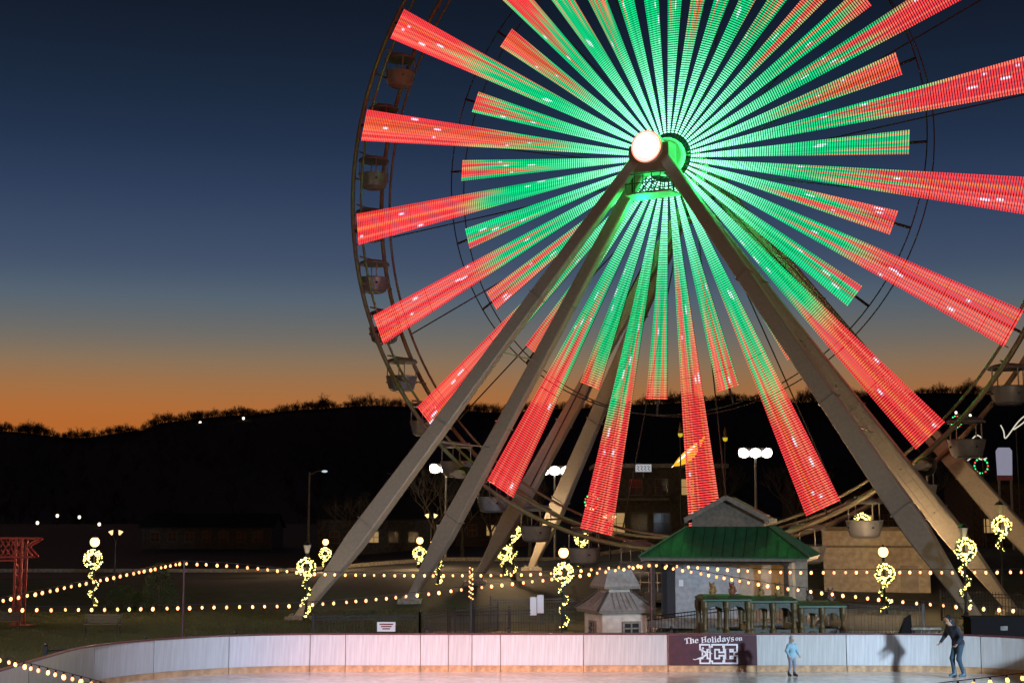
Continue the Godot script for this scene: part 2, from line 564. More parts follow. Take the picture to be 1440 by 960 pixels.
# ---------------------------------------------------------------- rink
func rink_line(s: float) -> Array:        # [position, outward normal] along the boards, s metres from the near left end
	var cx := -5.5
	var cd := 39.5
	var r := 6.0
	if s < 29.5: return [Vector3(cx - r, 0, -10.0 - s), Vector3(-1, 0, 0)]
	s -= 29.5
	var arc := r * PI / 2
	if s < arc:
		var a := s / r
		return [Vector3(cx - r * cos(a), 0, -cd - r * sin(a)), Vector3(-cos(a), 0, -sin(a))]
	s -= arc
	if s < 17.0: return [Vector3(cx + s, 0, -cd - r), Vector3(0, 0, -1)]
	s -= 17.0
	var r2 := 4.5
	if s < r2 * PI / 2:
		var a2 := s / r2
		return [Vector3(11.5 + r2 * sin(a2), 0, -cd - r + r2 - r2 * cos(a2)), Vector3(sin(a2), 0, -cos(a2))]
	s -= r2 * PI / 2
	return [Vector3(16.0, 0, -41.0 + s), Vector3(1, 0, 0)]

func rink() -> void:
	var ice := MB.new()
	var pts := []
	var total := 29.5 + 3 * PI + 17.0 + 2.25 * PI + 30.0
	for i in 120: pts.append(rink_line(total * i / 119.0)[0])
	var mid := Vector3(2, 0, -25)
	for i in 119: ice.tri(mid, pts[i + 1], pts[i])
	ice.tri(mid, pts[0], pts[119])
	var im := mat(lin(0.9, 0.9, 0.9), 0.16, 0.0, 0.14, 0.16)
	im.detail_enabled = true
	im.detail_blend_mode = BaseMaterial3D.BLEND_MODE_MUL
	im.detail_albedo = noise_tex(0.05, 0.86, 1.0, 5)
	struct("ice", ice.mesh(), im)
	var o := thing("rink_boards", "white panelled boards round the ice rink with maroon top rail", "rink boards")
	# seams of the far side as in the photograph, then even panels round the corner
	var seams := [0.0]
	while seams[-1] < 29.5 + 3 * PI - 1.0: seams.append(seams[-1] + 2.4)
	for px in [487, 592, 631, 664, 704, 820, 938, 1061, 1188, 1310]:
		seams.append(29.5 + 3 * PI + (px - 720.0) / F * 45.0 + 5.5)
	seams.append(29.5 + 3 * PI + 17.0)
	while seams[-1] < total - 1.0: seams.append(seams[-1] + 2.4)
	for i in seams.size() - 1:
		var a: float = seams[i] + 0.012
		var e: float = seams[i + 1] - 0.012
		var b := MB.new()
		var kb := MB.new()
		var cb := MB.new()
		var n := maxi(1, int((e - a) / 0.5))
		var off := rng.randf_range(0.0, 0.014)
		for j in n:
			var q0 := rink_line(a + (e - a) * j / n)
			var q1 := rink_line(a + (e - a) * (j + 1) / n)
			strip(b, q0, q1, 0.175, 1.07, 0.004 + off, 0.05)
			strip(kb, q0, q1, 0.0, 0.172, -0.018 + off * 0.3, 0.05)
			var c0 := rink_line(seams[i] + (seams[i + 1] - seams[i]) * j / n)
			var c1 := rink_line(seams[i] + (seams[i + 1] - seams[i]) * (j + 1) / n)
			strip(cb, c0, c1, 1.072, 1.115, -0.015, 0.11)
		put("panel", b.mesh(), M.board[rng.randi() % 4], o)
		put("kickplate", kb.mesh(), M.kick, o)
		put("top_rail", cb.mesh(), M.cap, o)
		var pb := MB.new()
		var q := rink_line(seams[i])
		pb.box(Transform3D(Basis.looking_at(q[1]), q[0] + q[1] * 0.1 + Vector3(0, 0.53, 0)), Vector3(0.07, 1.06, 0.07))
		put("post", pb.mesh(), M.steel, o)
	banner()

func strip(b: MB, q0: Array, q1: Array, y0: float, y1: float, inner: float, outer: float) -> void:
	var p := []
	for y in [y0, y1]:
		p.append(q0[0] + q0[1] * inner + Vector3.UP * y)
		p.append(q1[0] + q1[1] * inner + Vector3.UP * y)
		p.append(q1[0] + q1[1] * outer + Vector3.UP * y)
		p.append(q0[0] + q0[1] * outer + Vector3.UP * y)
	b.hexa(p)

func lettering(text: String, size: float, font_name: String, weight: int, italic: bool, depth: float, spread := 0.0) -> TextMesh:
	var f := SystemFont.new()
	f.font_names = PackedStringArray([font_name])
	f.font_weight = weight
	f.font_italic = italic
	var font: Font = f
	if spread != 0.0 or italic:
		var fv := FontVariation.new()
		fv.base_font = f
		fv.variation_embolden = spread
		if italic: fv.variation_transform = Transform2D(Vector2(1, 0), Vector2(0.22, 1), Vector2.ZERO)
		font = fv
	var t := TextMesh.new()
	t.text = text
	t.font = font
	t.font_size = 64
	t.pixel_size = size / 64.0
	t.depth = depth
	t.curve_step = 2.0
	return t

func banner() -> void:
	var x0 := (938 - 720.0) / F * 45.2
	var x1 := (1061 - 720.0) / F * 45.2
	var o := thing("rink_banner", "maroon banner on the far rink boards lettered The Holidays on ICE", "banner", Vector3((x0 + x1) * 0.5, 0.0, -45.5 + 0.03))
	var b := MB.new()
	b.bx(0, 0.625, 0, x1 - x0, 0.885, 0.012)
	put("cloth", b.mesh(), M.maroon, o)
	var w: Material = M.white
	var a := put("script_lettering", lettering("The Holidays", 0.225, "Droid Serif", 700, true, 0.006), w, o, Vector3(-0.10, 0.915, 0.012))
	a.rotation.z = 0.05
	put("script_lettering", lettering("on", 0.17, "Droid Serif", 700, true, 0.006), w, o, Vector3(0.78, 0.955, 0.014))
	# slab letters with a broad pale outline, each built of strokes: x, y, width, height
	var glyphs := [[[0, 0.4, 0.24, 0.1], [0, 0, 0.24, 0.1], [0.07, 0.1, 0.1, 0.3]],
		[[0, 0.06, 0.1, 0.38], [0.06, 0.4, 0.28, 0.1], [0.06, 0, 0.28, 0.1], [0.27, 0.32, 0.09, 0.12], [0.27, 0.06, 0.09, 0.12]],
		[[0.03, 0.1, 0.1, 0.3], [0, 0.4, 0.34, 0.1], [0, 0, 0.34, 0.1], [0.13, 0.2, 0.12, 0.1], [0.26, 0.32, 0.08, 0.08], [0.26, 0.1, 0.08, 0.08]]]
	var gx := [-0.36, -0.06, 0.36]
	var ob := MB.new()
	var ib := MB.new()
	for i in 3:
		for k in glyphs[i].size():
			var q: Array = glyphs[i][k]
			var cx: float = gx[i] + q[0] + q[2] * 0.5
			var cy: float = 0.265 + q[1] + q[3] * 0.5
			ob.bx(cx, cy, 0.010 + 0.0002 * k, q[2] + 0.09, q[3] + 0.09, 0.006)
			ib.bx(cx, cy, 0.018 + 0.0002 * k, q[2] - 0.004, q[3] - 0.004, 0.004)
	put("letter_outline", ob.mesh(), w, o)
	put("letters", ib.mesh(), M.maroon, o)
	# leaping skater beside the letters
	var s := MB.new()
	for q in [[[-0.36, 0.62], [-0.25, 0.58], [-0.2, 0.5], 0.035], [[-0.2, 0.5], [-0.32, 0.42], [-0.47, 0.37], 0.035], [[-0.25, 0.58], [-0.12, 0.57], [-0.02, 0.52], 0.022], [[-0.47, 0.37], [-0.55, 0.35], [-0.6, 0.37], 0.014]]:
		s.tube([Vector3(q[0][0], q[0][1], 0.019), Vector3(q[1][0], q[1][1], 0.019), Vector3(q[2][0], q[2][1], 0.019)], [q[3], q[3] * 0.9, q[3] * 0.6], 6)
	s.ball(Vector3(-0.3, 0.68, 0.019), Vector3(0.035, 0.04, 0.01), 6, 8)
	put("skater_emblem", s.mesh(), w, o)

# ---------------------------------------------------------------- wheel
func leg(o: Node3D, top: Vector3, foot: Vector3, called: String, ladder := false) -> void:
	var d := (foot - top).normalized()
	var th := (N - d * N.dot(d)).normalized()
	var wd := d.cross(th).normalized()
	var st := [[0.0, 0.62, 0.5], [0.12, 0.68, 0.52], [0.5, 0.80, 0.54], [0.84, 1.05, 0.62], [0.965, 0.5, 0.45], [1.0, 0.45, 0.45]]
	var b := MB.new()
	var c := 0.06
	var prev := []
	for s in st:
		var p := top.lerp(foot, s[0])
		var w: float = s[1] * 0.5
		var t: float = s[2] * 0.5
		var ring := []
		for q in [[-w + c, t], [w - c, t], [w, t - c], [w, -t + c], [w - c, -t], [-w + c, -t], [-w, -t + c], [-w, t - c]]:
			ring.append(p + wd * q[0] + th * q[1])
		if prev:
			for k in 8:
				var l := (k + 1) % 8
				b.quad(ring[k], ring[l], prev[l], prev[k])
		prev = ring
	var m := put(called, b.mesh(), M.cream, o)
	b = MB.new()
	for f in [0.3, 0.58, 0.8]:
		var w := lerpf(0.68, 0.80, (f - 0.12) / 0.38) if f < 0.5 else lerpf(0.80, 1.05, (f - 0.5) / 0.34)
		var t := lerpf(0.52, 0.54, (f - 0.12) / 0.38) if f < 0.5 else lerpf(0.54, 0.62, (f - 0.5) / 0.34)
		b = MB.new()
		b.box(Transform3D(Basis(wd, d, th), top.lerp(foot, f)), Vector3(w + 0.1, 0.05, t + 0.1))
		put("flange", b.mesh(), M.steel, m)
	if ladder:
		b = MB.new()
		var off := th * 0.62
		for q in [-0.22, 0.22]: b.bar(top.lerp(foot, 0.05) + off + wd * q, top.lerp(foot, 0.82) + off + wd * q, 0.04, 0.04, th)
		for i in 46: b.bar(top.lerp(foot, 0.06 + i * 0.0165) + off - wd * 0.22, top.lerp(foot, 0.06 + i * 0.0165) + off + wd * 0.22, 0.03, 0.03, th)
		for i in 9: b.bar(top.lerp(foot, 0.08 + i * 0.09) + th * 0.2, top.lerp(foot, 0.08 + i * 0.09) + off, 0.04, 0.04, wd)
		put("ladder", b.mesh(), M.steel, m)
	b = MB.new()
	b.taper(foot.x, foot.z, foot.y - 0.9, foot.y + 0.08, 1.5, 1.5, 1.3, 1.3)
	put("plinth", b.mesh(), M.concrete, m)
	b = MB.new()
	b.bx(foot.x, foot.y + 0.11, foot.z, 0.95, 0.06, 0.95)
	for sx in [-1, 1]:
		for sz in [-1, 1]:
			b.lathe([Vector2(0.05, 0.0), Vector2(0.05, 0.08), Vector2(0.0, 0.08)], Transform3D(Basis(), Vector3(foot.x + sx * 0.38, foot.y + 0.14, foot.z + sz * 0.38)), 6)
	put("base_plate", b.mesh(), M.steel, m)

func wp(u: float, y: float, n: float) -> Vector3:     # a place in the wheel's own axes, y above the hub
	return HUB + U * u + N * n + Vector3(0, y, 0)

func foot_at(u: float, n: float, px := -1.0) -> Vector3:
	var p := wp(u, 0, n)
	p.y = ground(p.x, -p.z) + 0.1
	return p

func support() -> void:
	var o := thing("wheel_support", "tall cream steel legs that carry the ferris wheel's axle", "support frame")
	leg(o, wp(-0.9, -0.7, 2.3), foot_at(-16.1, 11.0), "leg")
	leg(o, wp(0.9, -0.7, 2.3), foot_at(17.8, 9.3), "leg")
	leg(o, wp(-0.7, -0.9, 1.75), foot_at(-15.7, 1.3), "leg")
	leg(o, wp(0.7, -0.9, 1.75), foot_at(17.6, 1.3), "leg", true)
	leg(o, wp(-0.7, -0.9, -5.1), foot_at(-15.2, -5.1), "leg")
	leg(o, wp(0.7, -0.9, -5.1), foot_at(19.6, -5.1), "leg")
	leg(o, wp(-0.9, -0.7, -5.6), foot_at(-15.5, -12.6), "leg")
	leg(o, wp(0.9, -0.7, -5.6), foot_at(17.2, -12.6), "leg")
	# slim tie rods between the two front legs on each side
	for s in [-1.0, 1.0]:
		for f in [0.42, 0.62]:
			var b0 := MB.new()
			var p0: Vector3 = wp(s * 0.9, -0.7, 2.3).lerp(foot_at(-16.1 if s < 0 else 17.8, 11.0 if s < 0 else 9.3), f)
			var p1: Vector3 = wp(s * 0.7, -0.9, 1.75).lerp(foot_at(-15.7 if s < 0 else 17.6, 1.3), f + 0.012)
			b0.tube([p0, p1], [0.035], 6)
			put("tie_rod", b0.mesh(), M.steel, o)
	# bearing blocks and the service platforms hung under them
	var turn := Basis(U, Vector3.UP, N)
	for s in [[2.0, 1.0], [-5.3, -1.0]]:
		var b := MB.new()
		b.box(Transform3D(turn, wp(0, -0.55, s[0])), Vector3(2.3, 1.5, 1.0))
		put("bearing_block", b.mesh(), M.steel, o)
		b = MB.new()
		b.box(Transform3D(turn, wp(0, -2.45, s[0])), Vector3(2.6, 0.1, 1.5))
		var pf := put("service_platform", b.mesh(), M.steel, o)
		b = MB.new()
		for k in 6:
			for z in [-0.7, 0.7]:
				b.bar(wp(-1.25 + k * 0.5, -2.4, s[0] + z), wp(-1.25 + k * 0.5, -1.4, s[0] + z), 0.045, 0.045)
		for z in [-0.7, 0.7]:
			for h in [-1.4, -1.9]:
				b.bar(wp(-1.3, h, s[0] + z), wp(1.3, h, s[0] + z), 0.05, 0.05)
		for x in [-1.2, 1.2]:
			b.bar(wp(x, -2.45, s[0]), wp(x, -1.1, s[0]), 0.09, 0.09)
		put("railing", b.mesh(), M.dark, pf)
	# tyre drives that press on the rim from the inner legs
	for s in [[-12.6, -17.0, -1], [13.6, -17.0, 1]]:
		var c := wp(s[0], s[1], 0.45)
		var b := MB.new()
		b.lathe([Vector2(0.0, -0.22), Vector2(0.36, -0.22), Vector2(0.46, -0.14), Vector2(0.46, 0.14), Vector2(0.36, 0.22), Vector2(0.0, 0.22)], Transform3D(turn * Basis(Vector3.RIGHT, PI / 2), c), 18)
		put("drive_tyre", b.mesh(), M.iron, o)
		b = MB.new()
		b.lathe([Vector2(0.0, 0.2), Vector2(0.2, 0.24), Vector2(0.25, 0.3), Vector2(0.25, 0.85), Vector2(0.18, 0.95), Vector2(0.0, 0.95)], Transform3D(turn * Basis(Vector3.RIGHT, PI / 2), c), 14)
		b.box(Transform3D(turn, c + N * 0.75), Vector3(0.75, 0.16, 0.5))
		b.bar(c + N * 0.9 - Vector3(0, 0.1, 0), c + N * 0.9 + U * (1.6 * -s[2]) + Vector3(0, -0.3, 0), 0.2, 0.2)
		put("drive_motor", b.mesh(), M.steel, o)

func led_texture(sd: int) -> ImageTexture:
	# colours swept by a spoke's diodes: overexposed glow painted in as mint at the hub, green, then red, with stray streaks and white sparks
	var r := RandomNumberGenerator.new()
	r.seed = 900 + sd
	var w := 18
	var h := 130
	var im := Image.create(w, h, false, Image.FORMAT_RGBF)
	var base := r.randf_range(0.46, 0.60)
	var edge := []
	var walk := 0.0
	for x in w:
		if r.randf() < 0.5: walk = r.randfn(0.0, 0.10)
		edge.append(base + walk)
	for x in w:
		var amber := r.randf() < 0.10
		var hot := r.randf() < 0.25
		var gain := r.randf_range(0.62, 1.0)
		var drift := r.randf() * TAU
		for y in h:
			var f := (y + 0.5) / h
			var hub_glow := clampf(1.0 - f / 0.42, 0, 1)
			var g := Color(0.0, 0.64, 0.21).lerp(Color(1.1, 2.8, 2.0), hub_glow * hub_glow)
			var red := Color(0.95, 0.05, 0.055)
			if amber: red = Color(0.9, 0.17, 0.04)
			elif hot: red = Color(1.15, 0.16, 0.10)
			var k := smoothstep(edge[x] - 0.07, edge[x] + 0.07, f)
			var c := g.lerp(red, k)
			c = c * (gain * (0.9 + 0.1 * sin(f * 19.0 + drift)))
			im.set_pixel(x, y, c)
	for i in 6:      # short runs of white diodes
		var y := r.randi_range(40, h - 4)
		var x := r.randi_range(1, w - 2)
		for k in r.randi_range(1, 3): im.set_pixel(x, mini(h - 1, y + k), Color(0.9, 0.82, 1.0))
	return ImageTexture.create_from_image(im)

func led_trail_section(r0: float, r1: float) -> ArrayMesh:  # LED bars widened to the wedge their light sweeps as the wheel turns
	var b := MB.new()
	var r := 1.42
	while r < r1:
		if r < r0:
			r += 0.13
			continue
		var w := r * tan(HALF)
		var t := 0.036
		var d := 0.014
		var p := []
		for y in [r - t, r + t]:
			var ww: float = w * y / r
			for q in [[-1, 1], [1, 1], [1, -1], [-1, -1]]:
				p.append(Vector3(q[0] * ww, y, q[1] * d))
		var at := b.v.size()
		b.hexa(p)
		for i in range(at, b.v.size()):
			b.t[i] = Vector2(0.5 + 0.5 * b.v[i].x / w, b.v[i].y / R_LONG)
		r += 0.13
	return b.mesh()

func wheel() -> void:
	var o := thing("ferris_wheel", "giant ferris wheel with red and green light trails as spokes above the rink", "ferris wheel", HUB, -WHEEL_YAW)
	# own axes: x along the wheel, y up, z towards the rink
	var leds := []
	for k in 9:
		var m := StandardMaterial3D.new()
		m.albedo_color = Color(0.1, 0.1, 0.1)
		m.emission_enabled = true
		m.emission_operator = BaseMaterial3D.EMISSION_OP_MULTIPLY
		m.emission = Color.WHITE
		m.emission_texture = led_texture(k)
		m.emission_energy_multiplier = 1.8
		leds.append(m)
	var cuts_l := [1.35, 5.6, 9.6, 13.3, 17.1, 19.95, 20.75]
	var cuts_s := [1.35, 5.6, 9.6, 13.25]
	var sec_l := []
	for i in cuts_l.size() - 1: sec_l.append(led_trail_section(cuts_l[i], cuts_l[i + 1] - (0.0 if i < 3 else 0.05)))
	var sec_s := []
	for i in cuts_s.size() - 1: sec_s.append(led_trail_section(cuts_s[i], cuts_s[i + 1]))
	var frames := []  # tapered frames added to carry the bars across the swept width
	for rr in [R_LONG, R_SHORT]:
		var b := MB.new()
		b.tube([Vector3(0, 0.9, -0.16), Vector3(0, rr + (0.0 if rr == R_LONG else 0.75), -0.16)], [0.07, 0.07], 8)
		for s in [-1, 1]:
			b.bar(Vector3(s * 1.3 * tan(HALF) * 0.9, 1.3, -0.065), Vector3(s * rr * tan(HALF) * 0.93, rr - 0.1, -0.065), 0.05, 0.05, Vector3(0, 0, 1))
		var y := 2.5
		while y < rr:
			b.bar(Vector3(-y * tan(HALF) * 0.93, y, -0.10), Vector3(y * tan(HALF) * 0.93, y, -0.10), 0.05, 0.05)
			y += 2.4
		frames.append(b.mesh())
	for k in 40:
		var ang := deg_to_rad(PHI0 + 9.0 * k)
		var long := k % 2 == 0
		var sp := put("spoke", frames[0 if long else 1], M.dark, o)
		sp.rotation.z = ang - PI / 2
		var lm: Material = leds[(k * 5 + k / 9) % 9]
		var secs: Array = sec_l if long else sec_s
		for s in secs: put("led_trail_panel", s, lm, sp).set_meta("kind", "stuff")
	# the two rims of twin tubes, with ties, and the thin inner rings
	for z in [0.0, -3.3]:
		var b := MB.new()
		for q in [[21.15, 0.13], [20.98 - 0.45, 0.075]]:
			var pts := []
			for i in 160: pts.append(Vector3(cos(TAU * i / 160) * q[0], sin(TAU * i / 160) * q[0], z - 0.2 if z == 0.0 else z))
			b.tube(pts, [q[1]], 8, true)
		put("rim", b.mesh(), M.rim, o)
		b = MB.new()
		var pts2 := []
		for i in 120: pts2.append(Vector3(cos(TAU * i / 120) * 14.0, sin(TAU * i / 120) * 14.0, z - 0.2 if z == 0.0 else z + 1.7))
		b.tube(pts2, [0.035], 5, true)
		put("inner_ring", b.mesh(), M.dark, o)
	var ax := MB.new()
	for i in 20:
		var a := deg_to_rad(PHI0 + 18.0 * i + 9.0)
		ax = MB.new()
		ax.bar(Vector3(cos(a) * 21.0, sin(a) * 21.0, -0.2), Vector3(cos(a) * 21.0, sin(a) * 21.0, -3.3), 0.09, 0.09)
		put("tie", ax.mesh(), M.rim, o)
		a = deg_to_rad(PHI0 + 18.0 * i)
		ax = MB.new()
		ax.bar(Vector3(cos(a) * 0.9, sin(a) * 0.9, -3.3), Vector3(cos(a) * 20.6, sin(a) * 20.6, -3.3), 0.06, 0.06, Vector3(0, 0, 1))
		put("rear_spoke", ax.mesh(), M.dark, o)
	# hub: axle, flanges, and the bright ringed lamp on its end
	var side := Basis(Vector3.RIGHT, PI / 2)
	var b := MB.new()
	b.lathe([Vector2(0, -6.3), Vector2(0.55, -6.3), Vector2(0.55, 2.7), Vector2(0, 2.7)], Transform3D(side, Vector3.ZERO), 28)
	var hub := put("hub", b.mesh(), M.steel, o)
	b = MB.new()
	for z in [0.12, -3.3]:
		b.lathe([Vector2(0, z - 0.22), Vector2(1.0, z - 0.22), Vector2(1.05, z - 0.15), Vector2(1.05, z + 0.15), Vector2(0.95, z + 0.22), Vector2(0.0, z + 0.22)], Transform3D(side, Vector3.ZERO), 32)
	put("flange", b.mesh(), M.white, hub)
	b = MB.new()
	b.lathe([Vector2(0.0, 2.3), Vector2(0.80, 2.3), Vector2(0.86, 2.36), Vector2(0.86, 2.78), Vector2(0.0, 2.78)], Transform3D(side, Vector3.ZERO), 36)
	var drum := put("lamp_drum", b.mesh(), M.white, o)
	b = MB.new()
	b.lathe([Vector2(0.47, 2.785), Vector2(0.47, 2.82), Vector2(0.0, 2.84)], Transform3D(side, Vector3.ZERO), 36)
	put("lamp_face", b.mesh(), glow(Color(1, 1, 0.98), 5.0), drum)
	for q in [[0.53, Color(1.0, 0.92, 0.9)], [0.605, Color(1.0, 0.8, 0.8)], [0.68, Color(1.0, 0.62, 0.6)], [0.755, Color(1.0, 0.75, 0.72)], [0.83, Color(1.0, 0.45, 0.35)]]:
		b = MB.new()
		var ring := []
		for i in 40: ring.append(Vector3(cos(TAU * i / 40) * q[0], sin(TAU * i / 40) * q[0], 2.80))
		b.tube(ring, [0.026], 6, true)
		put("ring_light", b.mesh(), glow(q[1], 2.2), drum)
	# the light that the diode panels throw on the legs: green round the hub, red towards the rim
	for i in 8:
		var a := TAU * (i + 0.5) / 8
		omni(o, Vector3(cos(a) * 3.4, sin(a) * 3.4, 0.45), Color(0.05, 1.0, 0.36), 18.0, 0.5)
	for i in 10:
		var a := TAU * (i + 0.5) / 10
		omni(o, Vector3(cos(a) * 16.5, sin(a) * 16.5, 0.45), Color(1.0, 0.10, 0.10), 3.0, 0.6)
	omni(o, Vector3(0, 0, 3.15), Color(0.95, 1.0, 0.97), 0.6, 0.3)

func gondolas() -> void:
	var proto: Node3D = null
	var names := {}
	var turn := Basis(Vector3.UP, -WHEEL_YAW)
	var seen := []
	for k in 40:
		var a := fposmod(PHI0 + 4.5 + 9.0 * k, 360.0)
		if a > 146 and a < 332: seen.append(a)
	seen.sort()
	var words := ["first", "second", "third", "fourth", "fifth", "sixth", "seventh", "eighth", "ninth", "tenth", "eleventh", "twelfth", "thirteenth", "fourteenth", "fifteenth"]
	var left := 0
	for a in seen:
		if a < 268: left += 1
	var i := 0
	for a in seen:
		var label: String
		if i < left: label = "open grey gondola on the wheel's left rim, %s from the top edge" % words[i]
		else: label = "open grey gondola along the wheel's lower right rim, %s past the bottom" % words[i - left]
		i += 1
		var g := thing("gondola", label, "gondola", wp(cos(deg_to_rad(a)) * 20.9, sin(deg_to_rad(a)) * 20.9, -1.75), -WHEEL_YAW, "gondolas hanging from the wheel rim")
		if proto == null:
			proto = g
			var b := MB.new()      # hanger bar between the rims
			b.tube([Vector3(0, 0, -1.5), Vector3(0, 0, 1.5)], [0.05], 8)
			put("hanger", b.mesh(), M.steel, g)
			b = MB.new()           # shallow domed canopy
			var prof := []
			for s in 7:
				var f := s / 6.0
				prof.append(Vector2(0.95 * cos(f * PI / 2), -0.28 + 0.3 * sin(f * PI / 2)))
			b.lathe([Vector2(0.0, -0.3), Vector2(0.95, -0.3)] + prof, Transform3D(Basis().scaled(Vector3(1, 1, 1.05)), Vector3.ZERO), 20)
			put("canopy", b.mesh(), M.gondola, g)
			b = MB.new()           # tub with flared rim and rounded bottom
			b.lathe([Vector2(0.0, -2.05), Vector2(0.55, -2.03), Vector2(0.74, -1.92), Vector2(0.86, -1.5), Vector2(0.92, -1.18), Vector2(0.96, -1.14), Vector2(0.90, -1.12), Vector2(0.84, -1.2), Vector2(0.7, -1.85), Vector2(0.0, -1.9)], Transform3D(Basis().scaled(Vector3(1, 1, 1.05)), Vector3.ZERO), 20)
			put("tub", b.mesh(), M.gondola, g)
			for q in [[0.62, 0.62], [-0.62, 0.62], [0.62, -0.62], [-0.62, -0.62]]:
				b = MB.new()
				b.tube([Vector3(q[0], -1.2, q[1]), Vector3(q[0] * 0.98, -0.28, q[1] * 0.98)], [0.035], 6)
				put("post", b.mesh(), M.steel, g)
			b = MB.new()
			b.bx(-0.5, -1.5, 0, 0.35, 0.1, 1.3)
			b.bx(0.5, -1.5, 0, 0.35, 0.1, 1.3)
			put("seat", b.mesh(), M.dark, g)
		else:
			for c in proto.get_children(): g.add_child(c.duplicate(), true)

# ---------------------------------------------------------------- lamps
func tufts(b: MB, r: RandomNumberGenerator, p: Vector3, out: Vector3, n: int, l: float) -> void:
	for i in n:
		var d := (out + Vector3(r.randf_range(-1, 1), r.randf_range(-1, 1), r.randf_range(-1, 1)) * 0.9).normalized()
		var s := d.cross(Vector3(r.randf_range(-1, 1), r.randf_range(-1, 1), r.randf_range(-1, 1))).normalized() * l * 0.13
		b.tri(p - s, p + s, p + d * l * r.randf_range(0.7, 1.2))

var wreath_meshes := []
func wreath_mesh(k: int) -> Array:
	while wreath_meshes.size() <= k:
		var r := RandomNumberGenerator.new()
		r.seed = 300 + wreath_meshes.size()
		var leaf := MB.new()
		var ring := []
		for i in 28: ring.append(Vector3(cos(TAU * i / 28) * 0.34, sin(TAU * i / 28) * 0.34, 0))
		leaf.tube(ring, [0.055], 6, true)
		for i in 420:
			var a := r.randf() * TAU
			var f := r.randf() * TAU
			var c := Vector3(cos(a), sin(a), 0)
			var o := c * cos(f) + Vector3(0, 0, 1) * sin(f)
			tufts(leaf, r, c * 0.34 + o * 0.05, o, 3, 0.11)
		var bulbs := MB.new()
		for i in 115:
			var a := r.randf() * TAU
			var f := r.randf_range(-0.6, PI + 0.6)
			var c := Vector3(cos(a), sin(a), 0)
			bulbs.ball(c * (0.34 + r.randf_range(-0.02, 0.02)) + (c * cos(f) + Vector3(0, 0, 1) * sin(f)) * r.randf_range(0.10, 0.14), Vector3.ONE * 0.03, 4, 6)
		wreath_meshes.append([leaf.mesh(), bulbs.mesh()])
	return wreath_meshes[k]

func garland_mesh(l: float, sd: int) -> Array:
	var r := RandomNumberGenerator.new()
	r.seed = 500 + sd
	var leaf := MB.new()
	var bulbs := MB.new()
	var n := int(l * 22)
	var turns := l * 1.1
	var pts := []
	for i in n + 1:
		var f := i / float(n)
		var a := f * turns * TAU
		pts.append(Vector3(cos(a) * 0.13, -f * l, sin(a) * 0.13))
		tufts(leaf, r, pts[-1], Vector3(cos(a), 0, sin(a)), 14, 0.17)
	leaf.tube(pts, [0.03], 5)
	for i in int(l * 40):
		var f := r.randf()
		var a := f * turns * TAU + r.randf_range(-0.5, 0.5)
		bulbs.ball(Vector3(cos(a) * 0.19, -f * l, sin(a) * 0.19) + Vector3(r.randf_range(-0.06, 0.06), 0, r.randf_range(-0.06, 0.06)), Vector3.ONE * 0.026, 4, 6)
	return [leaf.mesh(), bulbs.mesh()]

func lamp_post(px: float, lamp_y: float, wreath_y: float, end_y: float, d: float, lit: bool, where: String, seed_: int) -> void:
	var base := on(px, d)
	var h := P(px, lamp_y, d).y - base.y
	var o := thing("lamp_post", ("lit globe lamp on a black post " if lit else "unlit lantern on a black post ") + where, "lamp post", base, 0, "park lamp posts")
	var b := MB.new()
	b.lathe([Vector2(0.19, -0.05), Vector2(0.19, 0.12), Vector2(0.13, 0.2), Vector2(0.1, 0.5), Vector2(0.11, 0.55), Vector2(0.065, 0.62), Vector2(0.05, h - 0.42), Vector2(0.08, h - 0.36), Vector2(0.05, h - 0.32), Vector2(0.12, h - 0.24), Vector2(0.0, h - 0.22)], Transform3D(), 14)
	put("post", b.mesh(), M.iron, o)
	if lit:
		b = MB.new()
		b.ball(Vector3(0, h, 0), Vector3(0.235, 0.245, 0.235), 10, 16)
		put("lamp_globe", b.mesh(), M.globe, o)
		omni(o, Vector3(0, h, 0), Color(1.0, 0.82, 0.60), 38.0 if d < 73.0 else 32.0, 0.2)
		b = MB.new()
		b.lathe([Vector2(0.12, h + 0.21), Vector2(0.06, h + 0.27), Vector2(0.02, h + 0.36), Vector2(0, h + 0.38)], Transform3D(), 10)
		put("finial", b.mesh(), M.iron, o)
	else:
		b = MB.new()
		b.lathe([Vector2(0.1, h - 0.2), Vector2(0.2, h + 0.2)], Transform3D(), 6, false)
		put("lantern_glass", b.mesh(), M.lantern, o)
		b = MB.new()
		b.lathe([Vector2(0.25, h + 0.2), Vector2(0.12, h + 0.34), Vector2(0.03, h + 0.38), Vector2(0, h + 0.46)], Transform3D(), 6, false)
		b.lathe([Vector2(0, h + 0.2), Vector2(0.25, h + 0.2)], Transform3D(), 6, false)
		put("lantern_roof", b.mesh(), M.iron, o)
	var wy := P(px, wreath_y, d).y
	var w := thing("wreath", "lit green wreath on the lamp post " + where, "wreath", Vector3(base.x, wy, base.z + 0.2), rng.randf_range(-0.15, 0.15), "lit wreaths")
	var wm := wreath_mesh(seed_ % 4)
	put("foliage", wm[0], M.pine, w)
	put("fairy_lights", wm[1], M.fairy, w).set_meta("kind", "stuff")
	var l: float = wy - 0.36 - P(px, end_y, d).y
	if l > 0.3:
		var g := thing("garland", "lit spiral garland on the lamp post " + where, "garland", Vector3(base.x, wy - 0.36, base.z), 0, "lit garlands")
		var gm := garland_mesh(l, seed_)
		put("foliage", gm[0], M.pine, g)
		put("fairy_lights", gm[1], M.fairy, g).set_meta("kind", "stuff")

